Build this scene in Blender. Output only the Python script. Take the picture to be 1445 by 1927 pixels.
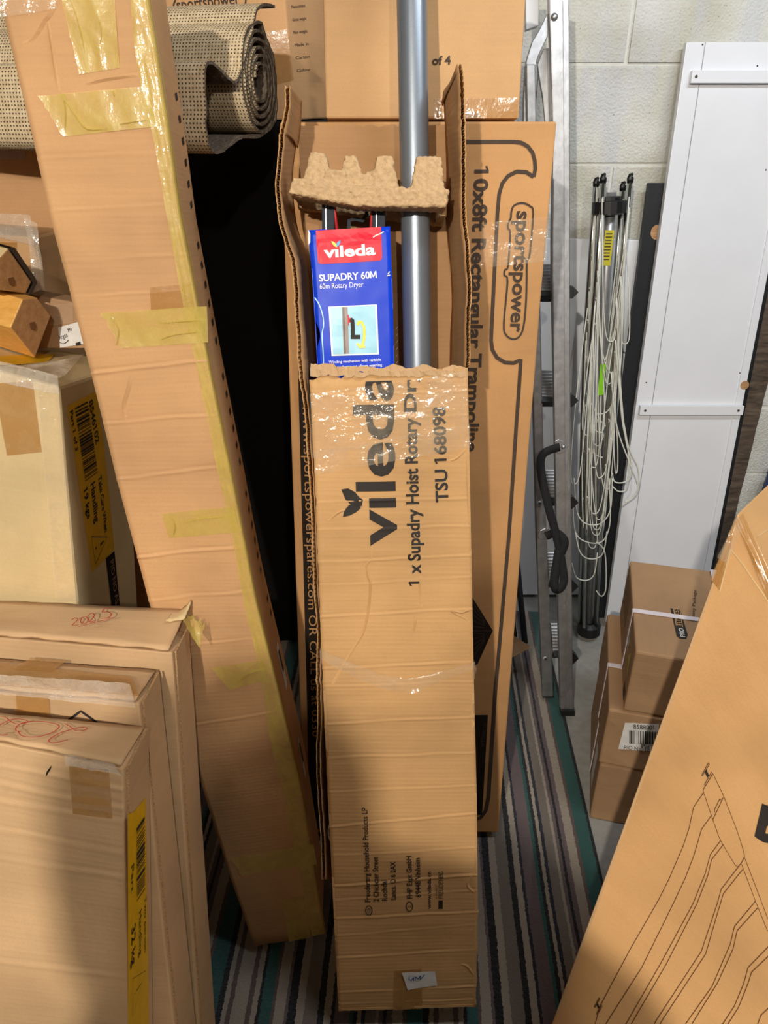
import bpy, bmesh, math, random
import numpy as np
from mathutils import Vector, noise

# ------------------------------------------------------------------ camera, world, lights, exposure
for o in list(bpy.data.objects):
    bpy.data.objects.remove(o)
SC = bpy.context.scene
COL = SC.collection
IW, IH, F = 1445.0, 1927.0, 1400.0
PITCH = math.radians(29.0)
CAM = Vector((0, 0, 1.5))
cd = bpy.data.cameras.new('camera')
cam = bpy.data.objects.new('camera', cd)
COL.objects.link(cam)
cam.location = CAM
cam.rotation_euler = (math.pi / 2 - PITCH, 0, 0)
cd.sensor_fit = 'VERTICAL'
cd.sensor_height = 24.0
cd.lens = F / IH * 24.0
cd.clip_start = 0.02
SC.camera = cam

SC.view_settings.view_transform = 'Standard'
SC.view_settings.look = 'None'
SC.view_settings.gamma = 1.0
SC.view_settings.use_curve_mapping = False
SC.view_settings.exposure = 0.2

w = bpy.data.worlds.new('world')
SC.world = w
w.use_nodes = True
w.node_tree.nodes['Background'].inputs[0].default_value = (0.9, 0.95, 1.0, 1)
w.node_tree.nodes['Background'].inputs[1].default_value = 0.02


def area(name, loc, target, power, sx, sy, col):
    l = bpy.data.lights.new(name, 'AREA')
    l.shape = 'RECTANGLE'
    l.size, l.size_y = sx, sy
    l.energy = power
    l.color = col
    o = bpy.data.objects.new(name, l)
    COL.objects.link(o)
    o.location = loc
    o.rotation_euler = (Vector(target) - Vector(loc)).to_track_quat('-Z', 'Y').to_euler()
    return o


def bulb(name, loc, power, r, col):
    l = bpy.data.lights.new(name, 'POINT')
    l.energy = power
    l.shadow_soft_size = r
    l.color = col
    o = bpy.data.objects.new(name, l)
    COL.objects.link(o)
    o.location = loc
    return o


bulb('ceiling_bulb', (-0.59, -1.40, 2.45), 206, 0.03, (1.0, 0.925, 0.81))
bulb('ceiling_bulb', (0.30, -1.40, 2.45), 56, 0.03, (1.0, 0.93, 0.82))
area('batten_light', (1.0, 0.75, 2.52), (0.85, 2.15, 0.9), 17, 1.1, 0.10, (0.88, 0.94, 1.0))

# ------------------------------------------------------------------ pixel geometry helpers
FWD = Vector((0, math.cos(PITCH), -math.sin(PITCH)))
UP = Vector((0, math.sin(PITCH), math.cos(PITCH)))
RT = Vector((1, 0, 0))


def ray(x, y):
    return FWD + RT * ((x - IW / 2) / F) - UP * ((y - IH / 2) / F)


class Plane:
    def __init__(s, p, n):
        s.p, s.n = Vector(p), Vector(n).normalized()

    def at(s, x, y):
        d = ray(x, y)
        return CAM + d * ((s.p - CAM).dot(s.n) / d.dot(s.n))

    def off(s, k):
        return Plane(s.p + s.n * k, s.n)


def lean(Y, deg, z=0.0, yaw=0.0):
    """Upright plane facing the viewer through (0,Y,z), leaning back by deg."""
    a, b = math.radians(deg), math.radians(yaw)
    n = Vector((-math.sin(b) * math.cos(a), -math.cos(b) * math.cos(a), math.sin(a)))
    return Plane((0, Y, z), n)


FLOOR = Plane((0, 0, 0), (0, 0, 1))


def level(z):
    return Plane((0, 0, z), (0, 0, 1))


def to_z(a, b, z=0.0):
    """Extend the line a->b until height z."""
    d = b - a
    return a + d * ((z - a.z) / d.z)


rnd = random.Random(7)


def nz(x, y, z=0.0):
    return noise.noise(Vector((x, y, z)))


# ------------------------------------------------------------------ materials
def srgb(r, g, b):
    f = lambda c: (c / 255 / 12.92) if c / 255 <= 0.04045 else ((c / 255 + 0.055) / 1.055) ** 2.4
    return (f(r), f(g), f(b), 1)


MATS = {}


class NT:
    def __init__(s, name):
        s.m = bpy.data.materials.new(name)
        s.m.use_nodes = True
        s.t = s.m.node_tree
        s.t.nodes.clear()
        s.out = s.t.nodes.new('ShaderNodeOutputMaterial')

    def n(s, typ, **kw):
        x = s.t.nodes.new('ShaderNode' + typ)
        for k, v in kw.items():
            setattr(x, k, v)
        return x

    def l(s, a, b):
        s.t.links.new(a, b)

    def val(s, sock, v):
        if hasattr(v, 'is_linked') or isinstance(v, bpy.types.NodeSocket):
            s.l(v, sock)
        else:
            sock.default_value = v

    def math(s, op, a, b=0.0, c=0.0):
        x = s.n('Math', operation=op)
        for i, v in enumerate((a, b, c)):
            s.val(x.inputs[i], v)
        return x.outputs[0]

    def mixc(s, fac, a, b, mode='MIX'):
        x = s.n('Mix', data_type='RGBA', blend_type=mode)
        s.val(x.inputs[0], fac)
        s.val(x.inputs[6], a)
        s.val(x.inputs[7], b)
        return x.outputs[2]

    def noise(s, vec, scale, detail=3, rough=0.5):
        x = s.n('TexNoise')
        x.inputs['Scale'].default_value = scale
        x.inputs['Detail'].default_value = detail
        x.inputs['Roughness'].default_value = rough
        if vec is not None:
            s.l(vec, x.inputs['Vector'])
        return x.outputs[0]

    def mapr(s, v, a, b, c, d):
        x = s.n('MapRange')
        s.val(x.inputs[0], v)
        for i, k in enumerate((a, b, c, d)):
            x.inputs[i + 1].default_value = k
        return x.outputs[0]

    def principled(s, **kw):
        p = s.n('BsdfPrincipled')
        for k, v in kw.items():
            s.val(p.inputs[k.replace('_', ' ')], v)
        return p

    def bump(s, h, strength, dist):
        b = s.n('Bump')
        b.inputs['Strength'].default_value = strength
        b.inputs['Distance'].default_value = dist
        s.l(h, b.inputs['Height'])
        return b.outputs[0]

    def done(s, shader):
        s.l(shader, s.out.inputs[0])
        MATS[s.m.name] = s.m
        return s.m


def cardboard(name, rgb, flute=0.5, axis='Y', period=0.0075, spots=0.5, rough=0.78, gloss=0.25):
    k = NT(name)
    uv = k.n('TexCoord').outputs['UV']
    obj = k.n('TexCoord').outputs['Object']
    big = k.noise(obj, 4.0, 3)
    mid = k.noise(obj, 28.0, 4, 0.6)
    fine = k.noise(obj, 420.0, 2)
    sep = k.n('SeparateXYZ')
    k.l(uv, sep.inputs[0])
    c = sep.outputs[1 if axis == 'Y' else 0]
    c = k.math('ADD', c, k.math('MULTIPLY', k.math('SUBTRACT', mid, 0.5), 0.0012))
    wv = k.math('SINE', k.math('MULTIPLY', c, 2 * math.pi / period))
    # broad uneven bands that follow the flutes
    mp = k.n('Mapping')
    mp.inputs['Scale'].default_value = (4, 70, 1) if axis == 'Y' else (70, 4, 1)
    k.l(uv, mp.inputs[0])
    band = k.noise(mp.outputs[0], 1.0, 3, 0.6)
    base = srgb(*rgb)
    dark = tuple(x * 0.78 for x in base[:3]) + (1,)
    lite = tuple(min(1, x * 1.16) for x in base[:3]) + (1,)
    col = k.mixc(k.mapr(big, 0.3, 0.7, 0, 1), dark, lite)
    col = k.mixc(k.mapr(band, 0.35, 0.65, 0, 0.28 * (0.3 + flute)), col, lite)
    col = k.mixc(k.mapr(mid, 0.62, 0.78, 0, 0.35 * spots), col, tuple(x * 0.6 for x in base[:3]) + (1,))
    col = k.mixc(k.mapr(fine, 0.3, 0.7, 0, 0.16), col, tuple(x * 0.72 for x in base[:3]) + (1,))
    h = k.math('ADD', k.math('MULTIPLY', wv, 0.10 * flute), k.math('MULTIPLY', band, 1.0 * flute + 0.3))
    h = k.math('ADD', h, k.math('MULTIPLY', mid, 0.8))
    h = k.math('ADD', h, k.math('MULTIPLY', fine, 0.10))
    p = k.principled(Base_Color=col, Roughness=rough, Normal=k.bump(h, 0.5, 0.0016))
    p.inputs['Specular IOR Level'].default_value = gloss
    return k.done(p.outputs[0])


def plain(name, rgb, rough=0.5, metal=0.0, bump=0.0, bscale=60.0, spec=0.5, var=0.08, coat=0.0):
    k = NT(name)
    obj = k.n('TexCoord').outputs['Object']
    nn = k.noise(obj, bscale, 4, 0.6)
    b = srgb(*rgb)
    col = k.mixc(k.mapr(nn, 0.3, 0.7, 0, 1), tuple(x * (1 - var) for x in b[:3]) + (1,), tuple(min(1, x * (1 + var)) for x in b[:3]) + (1,))
    p = k.principled(Base_Color=col, Roughness=rough, Metallic=metal)
    p.inputs['Specular IOR Level'].default_value = spec
    p.inputs['Coat Weight'].default_value = coat
    if bump:
        k.l(k.bump(nn, bump, 0.004), p.inputs['Normal'])
    return k.done(p.outputs[0])


def tape_mat(name, rgb, alpha, rough=0.22, wr=0.5, gloss=0.05):
    k = NT(name)
    uv = k.n('TexCoord').outputs['UV']
    obj = k.n('TexCoord').outputs['Object']
    n1 = k.noise(obj, 26.0, 4, 0.6)
    n2 = k.noise(obj, 9.0, 2)
    h = k.math('ADD', k.math('ABSOLUTE', k.math('SUBTRACT', n1, 0.5)), k.math('MULTIPLY', n2, 0.6))
    nm = k.bump(h, wr, 0.006)
    p = k.principled(Base_Color=srgb(*rgb), Roughness=rough, Normal=nm)
    a = k.mapr(n1, 0.3, 0.7, alpha - 0.10, alpha + 0.12)
    tr = k.n('BsdfTransparent')
    gl = k.n('BsdfGlossy')
    gl.inputs['Color'].default_value = (gloss, gloss, gloss, 1)
    gl.inputs['Roughness'].default_value = 0.08
    k.l(nm, gl.inputs['Normal'])
    mx = k.n('MixShader')
    k.l(a, mx.inputs[0])
    k.l(tr.outputs[0], mx.inputs[1])
    k.l(p.outputs[0], mx.inputs[2])
    ad = k.n('AddShader')
    k.l(mx.outputs[0], ad.inputs[0])
    k.l(gl.outputs[0], ad.inputs[1])
    return k.done(ad.outputs[0])


M_BOX = cardboard('cardboard_tan', (205, 160, 108), 0.7)
M_BOXS = cardboard('cardboard_tan_plain', (200, 158, 112), 0.25)
M_PALE = cardboard('cardboard_pale', (205, 168, 126), 0.35)
M_PALER = cardboard('cardboard_cream', (216, 190, 142), 0.15)
M_TALL = cardboard('cardboard_rosy', (204, 158, 112), 0.5)
M_KRAFT = cardboard('cardboard_kraft', (194, 146, 96), 0.2)
M_BIG = cardboard('cardboard_smooth', (214, 166, 112), 0.06, spots=0.2)
M_GREYK = cardboard('cardboard_greyed', (176, 140, 104), 0.25)
M_INNER = cardboard('cardboard_inside', (176, 134, 92), 0.9)
M_EDGE = plain('cardboard_cut_edge', (186, 150, 108), 0.9, bump=0.8, bscale=300, spec=0.1, var=0.25)
M_PULP = plain('moulded_pulp', (196, 164, 124), 0.95, bump=0.7, bscale=160, spec=0.1, var=0.15)
M_INK = plain('black_print', (44, 38, 34), 0.6, spec=0.3)
M_INKB = plain('brown_print', (74, 60, 50), 0.7, spec=0.2)
M_INKD = plain('dark_print_band', (36, 27, 20), 0.7, spec=0.2)
M_LINE = plain('fine_brown_line', (110, 72, 40), 0.7, spec=0.2)
M_RED = plain('red_marker', (190, 60, 50), 0.6)
M_WHITE = plain('white_print', (240, 240, 240), 0.45)
M_YLAB = plain('yellow_label', (226, 176, 20), 0.4, spec=0.4)
M_YTAPE = tape_mat('yellow_packing_tape', (218, 194, 92), 0.44, 0.40, 0.3, 0.02)
M_CTAPE = tape_mat('clear_packing_tape', (222, 205, 178), 0.13, 0.12, 0.9, 0.055)
M_FILM = tape_mat('crumpled_film', (232, 224, 210), 0.30, 0.15, 1.0, 0.14)
M_BTAPE = tape_mat('brown_packing_tape', (186, 134, 66), 0.55, 0.3, 0.2)
M_ALU = plain('worn_aluminium', (176, 176, 178), 0.42, 0.85, bump=0.12, bscale=40, var=0.18)
M_BRIGHT = plain('bright_aluminium_tube', (205, 208, 205), 0.2, 1.0, var=0.05)
M_POLE = plain('silver_grey_paint', (132, 140, 150), 0.36, 0.55, bump=0.05, bscale=900, var=0.10, coat=0.2)
M_DGREY = plain('dark_grey_paint', (58, 62, 70), 0.75, 0.0, spec=0.2)
M_BLACK = plain('black_plastic', (16, 16, 17), 0.45)
M_BLACKW = plain('black_web', (24, 24, 26), 0.85, bump=0.4, bscale=400)
M_BOARD = plain('white_board_paint', (226, 228, 234), 0.32, spec=0.5, var=0.03, bscale=5)
M_SHEET = plain('white_sheet', (228, 231, 236), 0.5, var=0.04, bscale=5)
M_BBOARD = plain('black_board', (20, 22, 27), 0.5, bump=0.2, bscale=30)
M_CORD = plain('white_plastic_cord', (214, 214, 204), 0.4)
M_REDCORD = plain('red_cord', (200, 36, 44), 0.5)
M_BLUE = plain('blue_gloss_print', (16, 62, 206), 0.34, spec=0.16, var=0.05, bscale=8)
M_REDP = plain('red_gloss_print', (222, 28, 52), 0.34, spec=0.16, var=0.04, bscale=8)
M_SKYP = plain('pale_blue_print', (150, 208, 228), 0.35, var=0.03)
M_YELP = plain('yellow_print', (246, 216, 20), 0.4)
M_LBLUE = plain('light_blue_print', (60, 150, 215), 0.4)
M_POLEP = plain('brown_grey_print', (150, 130, 122), 0.4)
M_POLEPD = plain('dark_brown_print', (92, 76, 68), 0.4)
M_LABEL = plain('white_paper_label', (226, 224, 220), 0.6, spec=0.3)
M_GREEN = plain('green_tag', (126, 196, 20), 0.5)
M_YSTK = plain('yellow_sticker', (188, 176, 40), 0.5)
M_FELT = plain('grey_felt', (104, 92, 80), 1.0, bump=1.0, bscale=120, spec=0.05, var=0.35)
M_GAPSHADE = plain('gap_shade_black', (20, 17, 15), 0.8, bump=0.4, bscale=20, spec=0.1)  # black puts the shade of the gap into the colour
M_NAVY = plain('blue_plastic', (26, 60, 130), 0.4)


def wood(name, a, b, scale=14.0):
    k = NT(name)
    obj = k.n('TexCoord').outputs['Object']
    mp = k.n('Mapping')
    mp.inputs['Scale'].default_value = (2.0, 10.0, 10.0)
    k.l(obj, mp.inputs[0])
    n1 = k.noise(mp.outputs[0], scale, 5, 0.65)
    col = k.mixc(k.mapr(n1, 0.3, 0.7, 0, 1), srgb(*a), srgb(*b))
    p = k.principled(Base_Color=col, Roughness=0.5, Normal=k.bump(n1, 0.3, 0.002))
    return k.done(p.outputs[0])


M_WOOD = wood('pine_orange', (212, 150, 66), (236, 184, 100))
M_WOODE = wood('pine_end', (176, 126, 78), (206, 158, 106), 10)
M_OLDW = wood('rough_dark_wood', (52, 44, 38), (112, 96, 82), 8)
M_CORK = wood('cork', (150, 112, 74), (196, 152, 108), 20)


def hessian():
    k = NT('woven_hessian')
    uv = k.n('TexCoord').outputs['UV']
    sep = k.n('SeparateXYZ')
    k.l(uv, sep.inputs[0])
    fx = k.math('SINE', k.math('MULTIPLY', sep.outputs[0], 2 * math.pi / 0.0062))
    fy = k.math('SINE', k.math('MULTIPLY', sep.outputs[1], 2 * math.pi / 0.0062))
    hole = k.math('MINIMUM', fx, fy)
    m = k.mapr(hole, 0.12, 0.5, 0, 1)
    nn = k.noise(k.n('TexCoord').outputs['Object'], 90, 3)
    col = k.mixc(k.mapr(nn, 0.3, 0.7, 0, 1), srgb(196, 172, 136), srgb(226, 206, 172))
    col = k.mixc(m, col, srgb(84, 68, 50))
    h = k.math('MULTIPLY', m, -1.0)
    p = k.principled(Base_Color=col, Roughness=0.95, Normal=k.bump(h, 0.6, 0.002))
    p.inputs['Specular IOR Level'].default_value = 0.1
    return k.done(p.outputs[0])


M_HESS = hessian()


def block_mat():
    k = NT('painted_concrete_block')
    obj = k.n('TexCoord').outputs['Object']
    geo = k.n('NewGeometry').outputs['Position']
    n1 = k.noise(geo, 210, 5, 0.7)
    vo = k.n('TexVoronoi')
    vo.inputs['Scale'].default_value = 150
    k.l(geo, vo.inputs['Vector'])
    n2 = k.noise(geo, 5, 3)
    mp = k.n('Mapping')
    mp.inputs['Scale'].default_value = (16, 1, 2.2)
    k.l(geo, mp.inputs[0])
    n3 = k.noise(mp.outputs[0], 1.0, 2)
    n4 = k.noise(geo, 190, 2)
    col = k.mixc(k.mapr(n2, 0.35, 0.65, 0, 1), srgb(196, 194, 180), srgb(222, 222, 216))
    col = k.mixc(k.mapr(n3, 0.50, 0.66, 0, 0.4), col, srgb(196, 200, 214))
    col = k.mixc(k.mapr(n3, 0.36, 0.30, 0, 0.35), col, srgb(190, 180, 146))
    pit = k.mapr(n4, 0.70, 0.78, 0, 1)
    col = k.mixc(k.math('MULTIPLY', pit, 0.75), col, srgb(96, 88, 74))
    h = k.math('ADD', k.math('MULTIPLY', n1, 1.0), k.math('MULTIPLY', vo.outputs[0], 0.8))
    h = k.math('SUBTRACT', h, k.math('MULTIPLY', pit, 0.5))
    p = k.principled(Base_Color=col, Roughness=0.72, Normal=k.bump(h, 0.6, 0.004))
    return k.done(p.outputs[0])


M_BLOCK = block_mat()
M_MORTAR = plain('painted_mortar', (212, 212, 204), 0.8, bump=0.6, bscale=60)
M_CONC = plain('concrete_floor', (150, 148, 142), 0.85, bump=0.4, bscale=40, var=0.12)
M_CEIL = plain('ceiling_paint', (78, 74, 68), 0.9)
M_WALLP = plain('side_wall_paint', (70, 66, 62), 0.9, bump=0.3, bscale=50)


def rug_mat(x0, period, runs):
    k = NT('striped_rug_pile')
    obj = k.n('TexCoord').outputs['Object']
    sep = k.n('SeparateXYZ')
    k.l(obj, sep.inputs[0])
    wob = k.noise(obj, 150, 3, 0.6)
    wob2 = k.noise(obj, 3, 1)
    x = k.math('ADD', sep.outputs[0], k.math('MULTIPLY', k.math('SUBTRACT', wob, 0.5), 0.0075))
    x = k.math('ADD', x, k.math('MULTIPLY', k.math('SUBTRACT', wob2, 0.5), 0.006))
    t = k.math('FRACT', k.math('DIVIDE', k.math('SUBTRACT', x, x0 - 40 * period), period))
    r = k.n('ValToRGB')
    r.color_ramp.interpolation = 'CONSTANT'
    cols = dict(c=(196, 182, 164), b=(116, 98, 90), m=(126, 108, 110), g=(146, 134, 122), k=(20, 20, 24), n=(32, 34, 52), t=(46, 104, 98))
    tot = sum(q for _, q in runs)
    acc = 0.0
    els = r.color_ramp.elements
    for i, (c, q) in enumerate(runs):
        pos = acc / tot
        e = els[i] if i < 2 else els.new(pos)
        e.position = pos
        e.color = srgb(*cols[c])
        acc += q
    k.l(t, r.inputs[0])
    pile = k.noise(obj, 700, 2, 0.7)
    tuft = k.noise(obj, 160, 2)
    col = k.mixc(k.mapr(pile, 0.3, 0.7, 0, 0.45), r.outputs[0], (0, 0, 0, 1))
    h = k.math('ADD', pile, k.math('MULTIPLY', tuft, 1.2))
    p = k.principled(Base_Color=col, Roughness=1.0, Normal=k.bump(h, 0.9, 0.004))
    p.inputs['Specular IOR Level'].default_value = 0.05
    p.inputs['Sheen Weight'].default_value = 0.25
    return k.done(p.outputs[0])


# ------------------------------------------------------------------ object helpers
def tag(o, label=None, cat=None, group=None, kind=None):
    for k_, v in (('label', label), ('category', cat), ('group', group), ('kind', kind)):
        if v:
            o[k_] = v
    return o


def thing(name, label, cat, loc, group=None):
    o = bpy.data.objects.new(name, None)
    o.empty_display_size = 0.05
    COL.objects.link(o)
    o.location = loc
    return tag(o, label, cat, group)


def origin_of(parent):
    v = Vector((0, 0, 0))
    while parent is not None:
        v += parent.location
        parent = parent.parent
    return v


def mesh(name, verts, faces, mats, parent=None, uvs=None, fm=None, smooth=False, loc=None, label=None):
    """One mesh object from world-space vertices."""
    if loc is None:
        loc = Vector((0, 0, 0)) if parent is not None else Vector(verts[0])
        if parent is not None and False:
            pass
    base = origin_of(parent)
    if parent is not None:
        c = Vector((sum(v[0] for v in verts), sum(v[1] for v in verts), sum(v[2] for v in verts))) / len(verts)
        org = c
    else:
        org = Vector(loc)
    me = bpy.data.meshes.new(name)
    me.from_pydata([tuple(Vector(v) - org) for v in verts], [], faces)
    if not isinstance(mats, (list, tuple)):
        mats = [mats]
    for m in mats:
        me.materials.append(m)
    if fm:
        me.polygons.foreach_set('material_index', fm)
    if smooth:
        me.polygons.foreach_set('use_smooth', [True] * len(me.polygons))
    if uvs is not None:
        ul = me.uv_layers.new(name='UVMap')
        flat = []
        for p in uvs:
            for a in p:
                flat += [a[0], a[1]]
        ul.data.foreach_set('uv', flat)
    me.update()
    o = bpy.data.objects.new(name, me)
    COL.objects.link(o)
    if parent is not None:
        o.parent = parent
        o.location = org - base
    else:
        o.location = org
    if label:
        o['label'] = label
    return o


def bevel(o, w_=0.003, seg=2, ang=50):
    b = o.modifiers.new('bevel', 'BEVEL')
    b.width = w_
    b.segments = seg
    b.limit_method = 'ANGLE'
    b.angle_limit = math.radians(ang)
    return o


class Panel:
    """A flat face given by its left and right edge (world points, top to bottom), with relief h(u,v)."""

    def __init__(s, L, R, n=None, h=None):
        s.L = [np.array(p[:]) for p in L]
        s.R = [np.array(p[:]) for p in R]
        a = s.R[0] - s.L[0]
        b = s.L[-1] - s.L[0]
        s.N = np.array(n[:]) if n is not None else np.cross(b, a)
        s.N = s.N / np.linalg.norm(s.N)
        s.ex = a / np.linalg.norm(a)
        s.ey = np.cross(s.N, s.ex)
        d = [0.0]
        for i in range(1, len(L)):
            d.append(d[-1] + np.linalg.norm((s.L[i] + s.R[i] - s.L[i - 1] - s.R[i - 1]) / 2))
        s.H = d[-1]
        s.W = np.linalg.norm(a)
        s.t = [x / d[-1] for x in d]
        s.h = h
        s.plane = Plane(Vector(s.L[0]), Vector(s.N))

    def edge(s, E, v):
        i = 0
        while i < len(s.t) - 2 and v > s.t[i + 1]:
            i += 1
        f = (v - s.t[i]) / (s.t[i + 1] - s.t[i])
        return E[i] + (E[i + 1] - E[i]) * f

    def S(s, u, v):
        l, r = s.edge(s.L, v), s.edge(s.R, v)
        return l + (r - l) * u

    def P(s, u, v, lift=0.0):
        h = s.h(u, v) if s.h else 0.0
        return s.S(u, v) + s.N * (h + lift)

    def inv(s, W):
        lo, hi = -0.6, 1.6

        def g(v):
            l, r = s.edge(s.L, v), s.edge(s.R, v)
            return np.dot(np.cross(r - l, np.array(W) - l), s.N)
        glo = g(lo)
        for _ in range(34):
            m = (lo + hi) / 2
            gm = g(m)
            if (gm > 0) == (glo > 0):
                lo = m
            else:
                hi = m
        v = (lo + hi) / 2
        l, r = s.edge(s.L, v), s.edge(s.R, v)
        u = np.dot(np.array(W) - l, r - l) / np.dot(r - l, r - l)
        return u, v

    def px(s, x, y):
        return s.inv(s.plane.at(x, y)[:])

    def lifted(s, W, lift):
        u, v = s.inv(W)
        h = s.h(u, v) if s.h else 0.0
        return np.array(W) + s.N * (h + lift)


def sheet(name, pan, depth, mats, parent, nu=8, nv=24, vs=None, rag=None, bev=0.0, smooth=False, D=None, fm_side=0, us=None, taper=None):
    """A board or closed box: the panel's relief in front, flat behind, sides between."""
    us = us or [i / nu for i in range(nu + 1)]
    vs = vs or [i / nv for i in range(nv + 1)]
    nu, nv = len(us) - 1, len(vs) - 1
    D = np.array(D[:]) if D is not None else -pan.N * depth
    V, uvv = [], []
    for j, v in enumerate(vs):
        for i, u in enumerate(us):
            uu, vv = u, v
            if rag:
                uu, vv = rag(u, v)
            V.append(pan.P(uu, vv))
            uvv.append((uu * pan.W, (1 - vv) * pan.H))
    nF = len(V)
    # back: only the boundary ring plus a simple face
    for j, v in enumerate(vs):
        for i, u in enumerate(us):
            if i in (0, nu) or j in (0, nv):
                pass
    back = {}
    ring = [(i, 0) for i in range(nu + 1)] + [(nu, j) for j in range(1, nv + 1)] + [(i, nv) for i in range(nu - 1, -1, -1)] + [(0, j) for j in range(nv - 1, 0, -1)]
    for (i, j) in ring:
        uu, vv = us[i], vs[j]
        if rag:
            uu, vv = rag(uu, vv)
        back[(i, j)] = len(V)
        V.append(pan.S(uu, vv) + D * (taper(uu) if taper else 1.0))
    F_, UV, FM = [], [], []
    ix = lambda i, j: j * (nu + 1) + i
    for j in range(nv):
        for i in range(nu):
            f = [ix(i, j), ix(i, j + 1), ix(i + 1, j + 1), ix(i + 1, j)]
            F_.append(f)
            UV.append([uvv[k] for k in f])
            FM.append(0)
    dl = float(np.linalg.norm(D))
    acc = 0.0
    for k in range(len(ring)):
        a, b = ring[k], ring[(k + 1) % len(ring)]
        ia, ib = ix(*a), ix(*b)
        ln = float(np.linalg.norm(V[ia] - V[ib]))
        f = [ia, ib, back[b], back[a]]
        F_.append(f)
        UV.append([(0, acc), (0, acc + ln), (dl, acc + ln), (dl, acc)])
        FM.append(fm_side)
        acc += ln
    f = [back[r] for r in ring]
    F_.append(f)
    UV.append([(us[i] * pan.W, (1 - vs[j]) * pan.H) for (i, j) in ring])
    FM.append(0)
    o = mesh(name, V, F_, mats, parent, UV, FM, smooth)
    if bev:
        bevel(o, bev)
    return o


def patch(name, pan, q, mat, parent, lift=0.0006, nu=6, nv=6, wr=0.0, ws=30.0, ragged=0.0, label=None, seed=0.0):
    """A four-cornered piece (pixel corners TL,TR,BR,BL on the panel's plane) lying on the panel."""
    c = [np.array(pan.plane.at(*p)[:]) for p in q]
    V, F_, UV = [], [], []
    Wd, Hd = np.linalg.norm(c[1] - c[0]), np.linalg.norm(c[3] - c[0])
    for j in range(nv + 1):
        for i in range(nu + 1):
            u, v = i / nu, j / nv
            if ragged and i in (0,):
                u += ragged * nz(j * 1.7 + seed, 3.1)
            W = (c[0] * (1 - u) + c[1] * u) * (1 - v) + (c[3] * (1 - u) + c[2] * u) * v
            k = lift
            if wr:
                e = abs(nz(u * Wd * ws + seed, v * Hd * ws * 0.4, seed))
                k += wr * max(0, 1 - e * 5) + wr * 0.4 * abs(nz(u * 9 + seed, v * 9))
            V.append(pan.lifted(W, k))
    for j in range(nv):
        for i in range(nu):
            f = [j * (nu + 1) + i, (j + 1) * (nu + 1) + i, (j + 1) * (nu + 1) + i + 1, j * (nu + 1) + i + 1]
            F_.append(f)
            UV.append([((k % (nu + 1)) / nu * Wd, (k // (nu + 1)) / nv * Hd) for k in f])
    return mesh(name, V, F_, mat, parent, UV, smooth=bool(wr), label=label)


def subdiv_map(bm, lim):
    for _ in range(5):
        es = [e for e in bm.edges if e.calc_length() > lim]
        if not es:
            break
        bmesh.ops.subdivide_edges(bm, edges=es, cuts=1)
        bmesh.ops.triangulate(bm, faces=bm.faces[:])


def poly(name, pan, pts, mat, parent, lift=0.0008, lim=0.02, label=None):
    """A filled outline given in pixels, lying on the panel."""
    bm = bmesh.new()
    vs = [bm.verts.new(pan.plane.at(*p)) for p in pts]
    bm.faces.new(vs)
    bmesh.ops.triangulate(bm, faces=bm.faces[:])
    if pan.h:
        subdiv_map(bm, lim)
    bm.verts.index_update()
    V = [pan.lifted(v.co[:], lift) for v in bm.verts]
    F_ = [[v.index for v in f.verts] for f in bm.faces]
    bm.free()
    return mesh(name, V, F_, mat, parent, label=label)


def smooth_pts(pts, n=6, closed=False):
    out = []
    N = len(pts)
    P = lambda i: np.array(pts[i % N] if closed else pts[min(max(i, 0), N - 1)], float)
    for i in range(N if closed else N - 1):
        a, b, c, d = P(i - 1), P(i), P(i + 1), P(i + 2)
        for k in range(n):
            t = k / n
            out.append(0.5 * (2 * b + (c - a) * t + (2 * a - 5 * b + 4 * c - d) * t * t + (3 * b - a - 3 * c + d) * t ** 3))
    if not closed:
        out.append(P(N - 1))
    return out


def stroke_geo(pan, pts, wpx, lift, closed=False):
    W = [np.array(pan.plane.at(p[0], p[1])[:]) for p in pts]
    V, F_ = [], []
    n = len(W)
    for i in range(n):
        if closed:
            t = W[(i + 1) % n] - W[i - 1]
        else:
            t = W[min(i + 1, n - 1)] - W[max(i - 1, 0)]
        t = t / (np.linalg.norm(t) + 1e-9)
        s = np.cross(pan.N, t)
        d = (Vector(W[i]) - CAM).dot(FWD)
        hw = wpx * d / F / 2
        V.append(pan.lifted(W[i] + s * hw, lift))
        V.append(pan.lifted(W[i] - s * hw, lift))
    for i in range(n if closed else n - 1):
        a, b = 2 * i, 2 * ((i + 1) % n)
        F_.append([a, a + 1, b + 1, b])
    return V, F_


def strokes(name, pan, lines, wpx, mat, parent, lift=0.0008, closed=False, smooth=0, label=None):
    V, F_ = [], []
    for pts in lines:
        if smooth:
            pts = smooth_pts(pts, smooth, closed)
        elif pan.h:
            q = []
            for i in range(len(pts) - 1):
                for k in range(6):
                    q.append(tuple(np.array(pts[i]) + (np.array(pts[i + 1]) - np.array(pts[i])) * k / 6))
            q.append(pts[-1])
            pts = q
        v, f = stroke_geo(pan, pts, wpx, lift, closed)
        k = len(V)
        V += v
        F_ += [[a + k for a in q] for q in f]
    return mesh(name, V, F_, mat, parent, label=label)


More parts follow.
